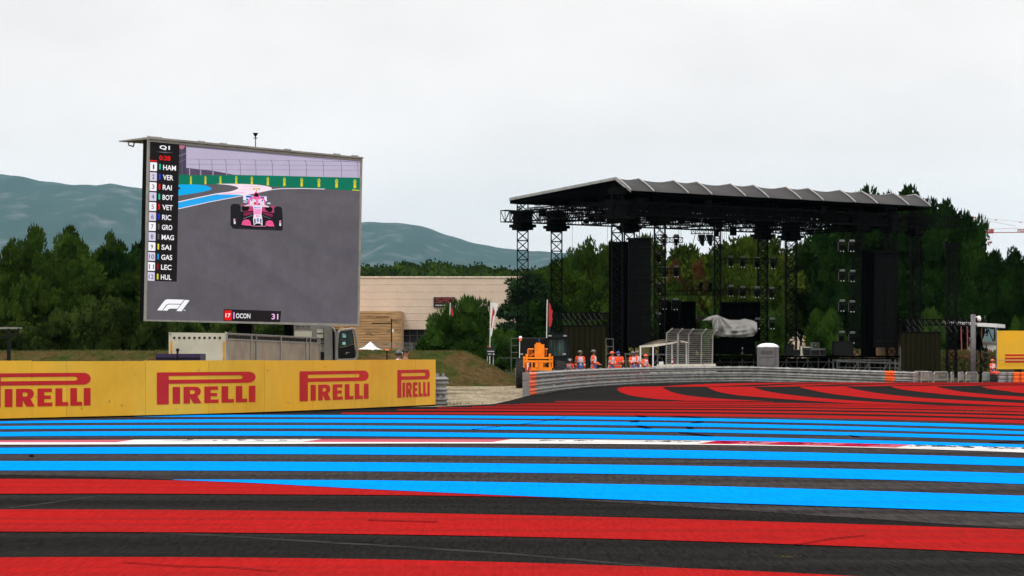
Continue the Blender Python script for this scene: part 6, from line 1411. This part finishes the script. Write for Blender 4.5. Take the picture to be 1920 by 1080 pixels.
vs, fs = text_pts('F', .04); mb = MB(); vs[:, 0] *= 3.2/vs[:, 0].max(); mb.add([P(988.2+a+.1*b*13.5*.1, 693.5-b*13.5, D-.672) for a, b, _ in vs], fs); mb.build('letter', M['white'], pl_, fix=False) if False else mb.build('letter', M['white'], th, fix=False)
# driver's hi-vis vest seen through the glass
# ================================================================== people
def skin_body(name, joints, bones, parent, m):
    me = bpy.data.meshes.new('tmp'); keys = list(joints); idx = {k: i for i, k in enumerate(keys)}
    me.from_pydata([joints[k][0] for k in keys], [(idx[a], idx[b]) for a, b in bones], [])
    o = bpy.data.objects.new('tmp', me); C.objects.link(o)
    sk = o.modifiers.new('s', 'SKIN'); sk.use_smooth_shade = True
    lay = me.skin_vertices[0].data if me.skin_vertices else None
    if lay is None: return None
    for k in keys: r_ = joints[k][1]; lay[idx[k]].radius = (r_, r_) if not isinstance(r_, tuple) else r_
    lay[idx[keys[0]]].use_root = True
    sb_ = o.modifiers.new('u', 'SUBSURF'); sb_.levels = 1; sb_.render_levels = 1
    dg = bpy.context.evaluated_depsgraph_get(); dg.update(); me2 = bpy.data.meshes.new_from_object(o.evaluated_get(dg)); C.objects.unlink(o)
    me2.name = name; me2.materials.clear(); me2.materials.append(m)
    r_ = link(bpy.data.objects.new(name, me2)); r_.parent = parent; return r_
def person(loc, face, label, group=None, H=1.78, arms='down', sit=False, top='jacket', head='helmet', tab=True, head_turn=0., bulk=1., lean=0.):
    """figure built facing -Y in local space; face = rotation about z"""
    k = H/1.78; e = empty('person', loc, label, 'person', group, rz=face)
    hz = .92*k if not sit else .5; c0 = V(0, 0, hz)
    ch = V(0, -lean, hz+.42*k); nk = V(0, -lean*1.3, hz+.60*k); hd = V(0, -lean*1.5-.015, hz+.735*k)
    J = {'pel': (c0, .13*bulk), 'waist': (V(0, -lean*.4, hz+.18*k), .125*bulk), 'chest': (ch, .15*bulk), 'neck': (nk, .055), 'jaw': (hd+V(0, -.02, -.06), .068), 'skull': (hd+V(0, .01, .03), .092)}
    Bn = [('pel', 'waist'), ('waist', 'chest'), ('chest', 'neck'), ('neck', 'jaw'), ('jaw', 'skull')]
    for s, n in ((-1, 'l'), (1, 'r')):
        sh = ch+V(s*.17*k*bulk, 0, .11*k)
        if arms == 'down': el, wr = sh+V(s*.07, .04, -.29*k), sh+V(s*.07, -.06, -.54*k)
        elif arms == 'rail': el, wr = sh+V(s*.06, -.02, -.27*k), sh+V(s*.02, -.28, -.38*k)
        elif arms == 'fold': el, wr = sh+V(s*.07, -.05, -.28*k), sh+V(-s*.12, -.24, -.25*k)
        else: el, wr = sh+V(s*.06, -.06, -.26*k), sh+V(s*.0, -.3, -.3*k)
        d_ = (wr-el).normalized(); side = V(s*-1, 0, 0)
        J['sh'+n] = (sh, .068); J['el'+n] = (el, .047); J['wr'+n] = (wr, .03); pm = wr+d_*.06; J['pa'+n] = (pm, .036)
        Bn += [('chest', 'sh'+n), ('sh'+n, 'el'+n), ('el'+n, 'wr'+n), ('wr'+n, 'pa'+n)]
        up_ = d_.cross(side).normalized()
        for f in range(4):
            o_ = side*(.027-.018*f)*-s*-1; L = (.06, .072, .066, .05)[f]; a = pm+d_*.045+o_; J['f%d%s' % (f, n)] = (a, .0095); J['g%d%s' % (f, n)] = (a+d_*L*.6+V(0, -.008, -.01), .0085); Bn += [('pa'+n, 'f%d%s' % (f, n)), ('f%d%s' % (f, n), 'g%d%s' % (f, n))]
        t_ = wr+d_*.035+side*.04; J['t'+n] = (t_, .011); J['u'+n] = (t_+d_*.04+side*.012, .009); Bn += [('wr'+n, 't'+n), ('t'+n, 'u'+n)]
        hp_ = c0+V(s*.09*k, 0, -.04)
        if sit: kn, an = hp_+V(s*.05, -.44*k, .02), hp_+V(s*.06, -.46*k, -.40*k)
        else: kn, an = hp_+V(s*.02, -.02, -.42*k), hp_+V(s*.03, .02, -.80*k)
        an.z = max(an.z, .07); to = an+V(s*.02, -.16, -.03); J['hi'+n] = (hp_, .085*bulk); J['kn'+n] = (kn, .058); J['an'+n] = (an, .04); J['to'+n] = (to, .035)
        Bn += [('pel', 'hi'+n), ('hi'+n, 'kn'+n), ('kn'+n, 'an'+n), ('an'+n, 'to'+n)]
    skin_body('body', J, Bn, e, M['skin'])
    # face
    Mh = Matrix.Rotation(head_turn, 3, 'Z'); hc = hd+V(0, .01, .02)
    def hp3(x, y, z): return hc+Mh @ V(x, y, z)
    mb = MB(); mb.bar(hp3(0, -.09, .01), hp3(0, -.122, -.035), .012, 6, .018); mb.build('nose', M['skin'], e, local=True)
    for sx_ in (-.095, .095): mb = MB(); mb.ell(hp3(sx_, 0, -.01), (.012, .022, .035), 8, 5); mb.build('ear', M['skin'], e, local=True)
    mb = MB(); mb.ell(hp3(.034, -.094, .012), (.014, .01, .009), 8, 5); mb.ell(hp3(-.034, -.094, .012), (.014, .01, .009), 8, 5); mb.obox(hp3(0, -.098, -.058), Mh @ V(.024, 0, 0), Mh @ V(0, .006, 0), V(0, 0, .005)); mb.build('eyes_and_mouth', M['hair'], e, local=True)
    # clothing
    jb = .17*bulk
    mb = MB(); L = lambda a, b: tuple(V(*a).lerp(V(*b), .5))
    mb.loft([(c0+V(0, 0, -.12), jb+.02, .125*bulk), (c0+V(0, 0, .02), jb+.015, .13*bulk), (V(0, -lean*.4, hz+.2*k), jb, .12*bulk), (ch+V(0, 0, 0), jb+.035, .14*bulk), (ch+V(0, 0, .09*k), jb+.035, .125*bulk), (ch+V(0, 0, .145*k), .11, .09), (nk+V(0, 0, -.02), .065, .065)], 16)
    for n in 'lr':
        a, b, c_ = J['sh'+n][0], J['el'+n][0], J['wr'+n][0]; mb.bar(a+V(0, 0, .02), b, .088*bulk, 10, .066); mb.ell(a, (.088*bulk, .085, .08), 10, 6); mb.ell(b, (.068, .068, .068), 10, 6); mb.bar(b, c_, .066, 10, .046)
    tm_ = M[top]; jk = mb.build('jacket', tm_, e, smooth=True, local=True)
    mb = MB(); mb.loft([(c0+V(0, 0, -.1), jb*.98, .12), (c0+V(0, 0, .04), jb*.98, .12)], 14)
    for n in 'lr':
        a, b, c_ = J['hi'+n][0], J['kn'+n][0], J['an'+n][0]; mb.bar(a, b, .105, 10, .075); mb.ell(b, (.077, .077, .077), 10, 6); mb.bar(b, c_+V(0, 0, .02), .075, 10, .062)
    mb.build('trousers', tm_ if top == 'jacket' else M['trouser'], e, smooth=True, local=True)
    mb = MB()
    for n in 'lr': a = J['an'+n][0]; mb.ell(a+V(0, -.07, -.01), (.055, .15, .065), 10, 6, z0=-.8)
    mb.build('shoes', M['dark'], e, smooth=True, local=True)
    if top == 'jacket':
        mb = MB()
        for z in (.10, .25): q = V(0, -lean*(z/.42), hz+z*k); mb.loft([(q-V(0, 0, .022), jb+.021, .142*bulk), (q+V(0, 0, .022), jb+.024, .144*bulk)], 16, cap=False)
        for n in 'lr':
            for t in (.45,): a, b, c_ = J['sh'+n][0], J['el'+n][0], J['wr'+n][0]; p_ = b.lerp(c_, .3); q_ = b.lerp(c_, .52); mb.bar(p_, q_, .066, 10, .062, cap=False); p_ = a.lerp(b, .6); q_ = a.lerp(b, .78); mb.bar(p_, q_, .081*bulk, 10, .077*bulk, cap=False)
        mb.build('reflective_band', M['reflect'], e, local=True)
    if tab:
        mb = MB(); zs = [(-.06, .19, .155), (.1, .185, .15), (.26, .185, .15), (.42, .19, .155), (.5, .17, .145), (.56, .10, .11)]
        for front in (-1, 1):
            base = len(mb.v); n_ = 9
            for z, rx, ry in zs:
                for i in range(n_):
                    a = math.pi*(.16+.68*i/(n_-1)); mb.v.append((rx*bulk*math.cos(a), -lean*max(0, z/.42)+front*ry*bulk*math.sin(a), hz+z*k))
            for j in range(len(zs)-1):
                for i in range(n_-1):
                    mi = 0
                    if front == -1 and j in (0, 1): mi = 1 if not (j == 1 and i in (3, 4, 5)) else (0, 1, 2)[0]
                    if j == 1 and i == 5: mi = 2
                    if front == 1 and j == 1: mi = 1
                    a = base+j*n_+i; mb.f.append((a, a+1, a+n_+1, a+n_)); mb.m.append(mi)
        for s in (-1, 1): mb.use(0).hexa([ch+V(s*.06, -.10, .14*k), ch+V(s*.12, -.10, .12*k), ch+V(s*.12, .1, .12*k), ch+V(s*.06, .1, .14*k), ch+V(s*.06, -.10, .17*k), ch+V(s*.12, -.10, .145*k), ch+V(s*.12, .1, .145*k), ch+V(s*.06, .1, .17*k)])
        mb.build('tabard', [M['tabard'], M['tblue'], M['tred']], e, local=True, fix=False)
        mb = MB()
        for i in range(5): mb.obox(V(-.1+.05*i, -.158*bulk, hz+.27*k), (.018, 0, 0), (0, .006, 0), (0, 0, .014))
        mb.build('print', M['dark'], e, local=True)
    if head == 'helmet':
        mb = MB(); mb.ell(hc+V(0, .012, .035), (.122, .142, .125), 16, 7, z0=-.25); mb.build('helmet', M['helmet'], e, smooth=True, local=True)
        mb = MB(); mb.path([hp3(-.1, -.02, 0), hp3(-.05, -.05, -.115), hp3(.05, -.05, -.115), hp3(.1, -.02, 0)], .008); mb.build('chin_strap', M['dark'], e, local=True)
        mb = MB(); mb.ell(hc+V(0, .03, -.02), (.10, .105, .09), 12, 6); mb.build('hair', M['hair'], e, local=True) if False else None
    elif head in ('cap', 'darkcap'):
        cm = M['orange'] if head == 'cap' else M['navy']
        mb = MB(); mb.ell(hc+V(0, .01, .035), (.108, .125, .105), 14, 6, z0=-.1)
        q = [hp3(x, y, .04) for x, y in ((-.085, -.08), (-.07, -.19), (0, -.215), (.07, -.19), (.085, -.08))]; mb.extr(q, (0, 0, .014)); mb.build('cap', cm, e, smooth=False, local=True)
        mb = MB(); mb.ell(hc+V(0, .035, -.02), (.101, .09, .08), 12, 6); mb.build('hair', M['hair'], e, local=True)
        if head == 'darkcap': mb = MB(); mb.ell(hp3(0, -.07, -.07), (.06, .05, .05), 10, 6); M['beard'] = mat('white_beard', (.5, .5, .5), .8); mb.build('beard', M['beard'], e, local=True)
    elif head == 'hair':
        mb = MB(); mb.ell(hc+V(0, .02, .035), (.101, .112, .105), 14, 7, z0=-.35); mb.build('hair', M['hair'], e, smooth=True, local=True)
    elif head == 'darkhelmet':
        mb = MB(); mb.ell(hc+V(0, .012, .03), (.125, .145, .13), 16, 7, z0=-.5); M['dhelm'] = mat('dark_helmet', (.012, .02, .02), .15, spec=.7); mb.build('helmet', M['dhelm'], e, smooth=True, local=True)
        mb = MB(); mb.ell(hp3(.06, -.09, .05), (.05, .04, .05), 8, 5); mb.build('visor', M['plate'], e, local=True)
    return e
person((X(1087.5, 124), 124, .12), R(14), 'person in silver helmet and white tabard with blue print, nearest the telehandler', H=1.78, arms='down', head_turn=R(45))
person((X(1113, 124.5), 124.5, .14), R(72), 'person in silver helmet and orange overall standing in profile, second from the telehandler', H=1.8, arms='rail', head_turn=R(5))
person((X(1145, 131), 131, .08), R(62), 'person in orange cap with arms forward, left of the bulky bearded one', H=1.8, arms='rail', head='cap', lean=.06)
person((X(1159, 132), 132, .08), R(18), 'bulky person in orange jacket with blue cap and white beard', H=1.8, arms='fold', head='darkcap', tab=False, bulk=1.22, head_turn=R(20))
person((X(1187, 135), 135, .08), R(28), 'person in silver helmet and tabard standing in front of another helmeted one', H=1.78, arms='fold', head_turn=R(25))
person((X(1194.5, 137), 137, .10), R(60), 'person in silver helmet partly hidden behind another, left of the white canopy post', H=1.8, arms='rail')
person((X(1207, 138), 138, .0), R(50), 'person in orange cap leaning by the white canopy post', H=1.7, arms='rail', head='cap', lean=.1)
person((X(1068.5, 125), 125, .0), R(-40), 'person in orange overall half hidden beside the telehandler cab', H=1.45, arms='down', head='darkhelmet')
person((X(1861, 155), 155, .05), R(40), 'person in orange cap and red and white jacket sitting behind the black tyres', H=1.72, arms='fold', head='cap', sit=True, tab=True)
person((X(747.5, 86), 86, 0), R(80), 'person with dark motorcycle helmet behind the yellow hoarding', H=1.86, head='darkhelmet', top='tabard', tab=False)
person((X(760, 86.5), 86.5, 0), R(85), 'bareheaded person with short dark hair behind the yellow hoarding', H=1.93, head='hair', top='skin', tab=False)

# ================================================================== haze: one even volume round everything
hz = MB(); hz.box(-23500, 23500, -50, 23500, -12, 1500); hm_ = bpy.data.materials.new('haze'); hm_.use_nodes = True; t = hm_.node_tree; t.nodes.remove(t.nodes['Principled BSDF'])
pv = t.nodes.new('ShaderNodeVolumePrincipled'); pv.inputs['Density'].default_value = 1.45e-5; pv.inputs['Color'].default_value = (.36, .74, 1.0, 1); pv.inputs['Anisotropy'].default_value = 0.0
t.links.new(pv.outputs[0], t.nodes['Material Output'].inputs['Volume'])
ho = hz.build('haze', hm_, kind='stuff', label='pale bluish haze in the air over the whole scene', fix=True)
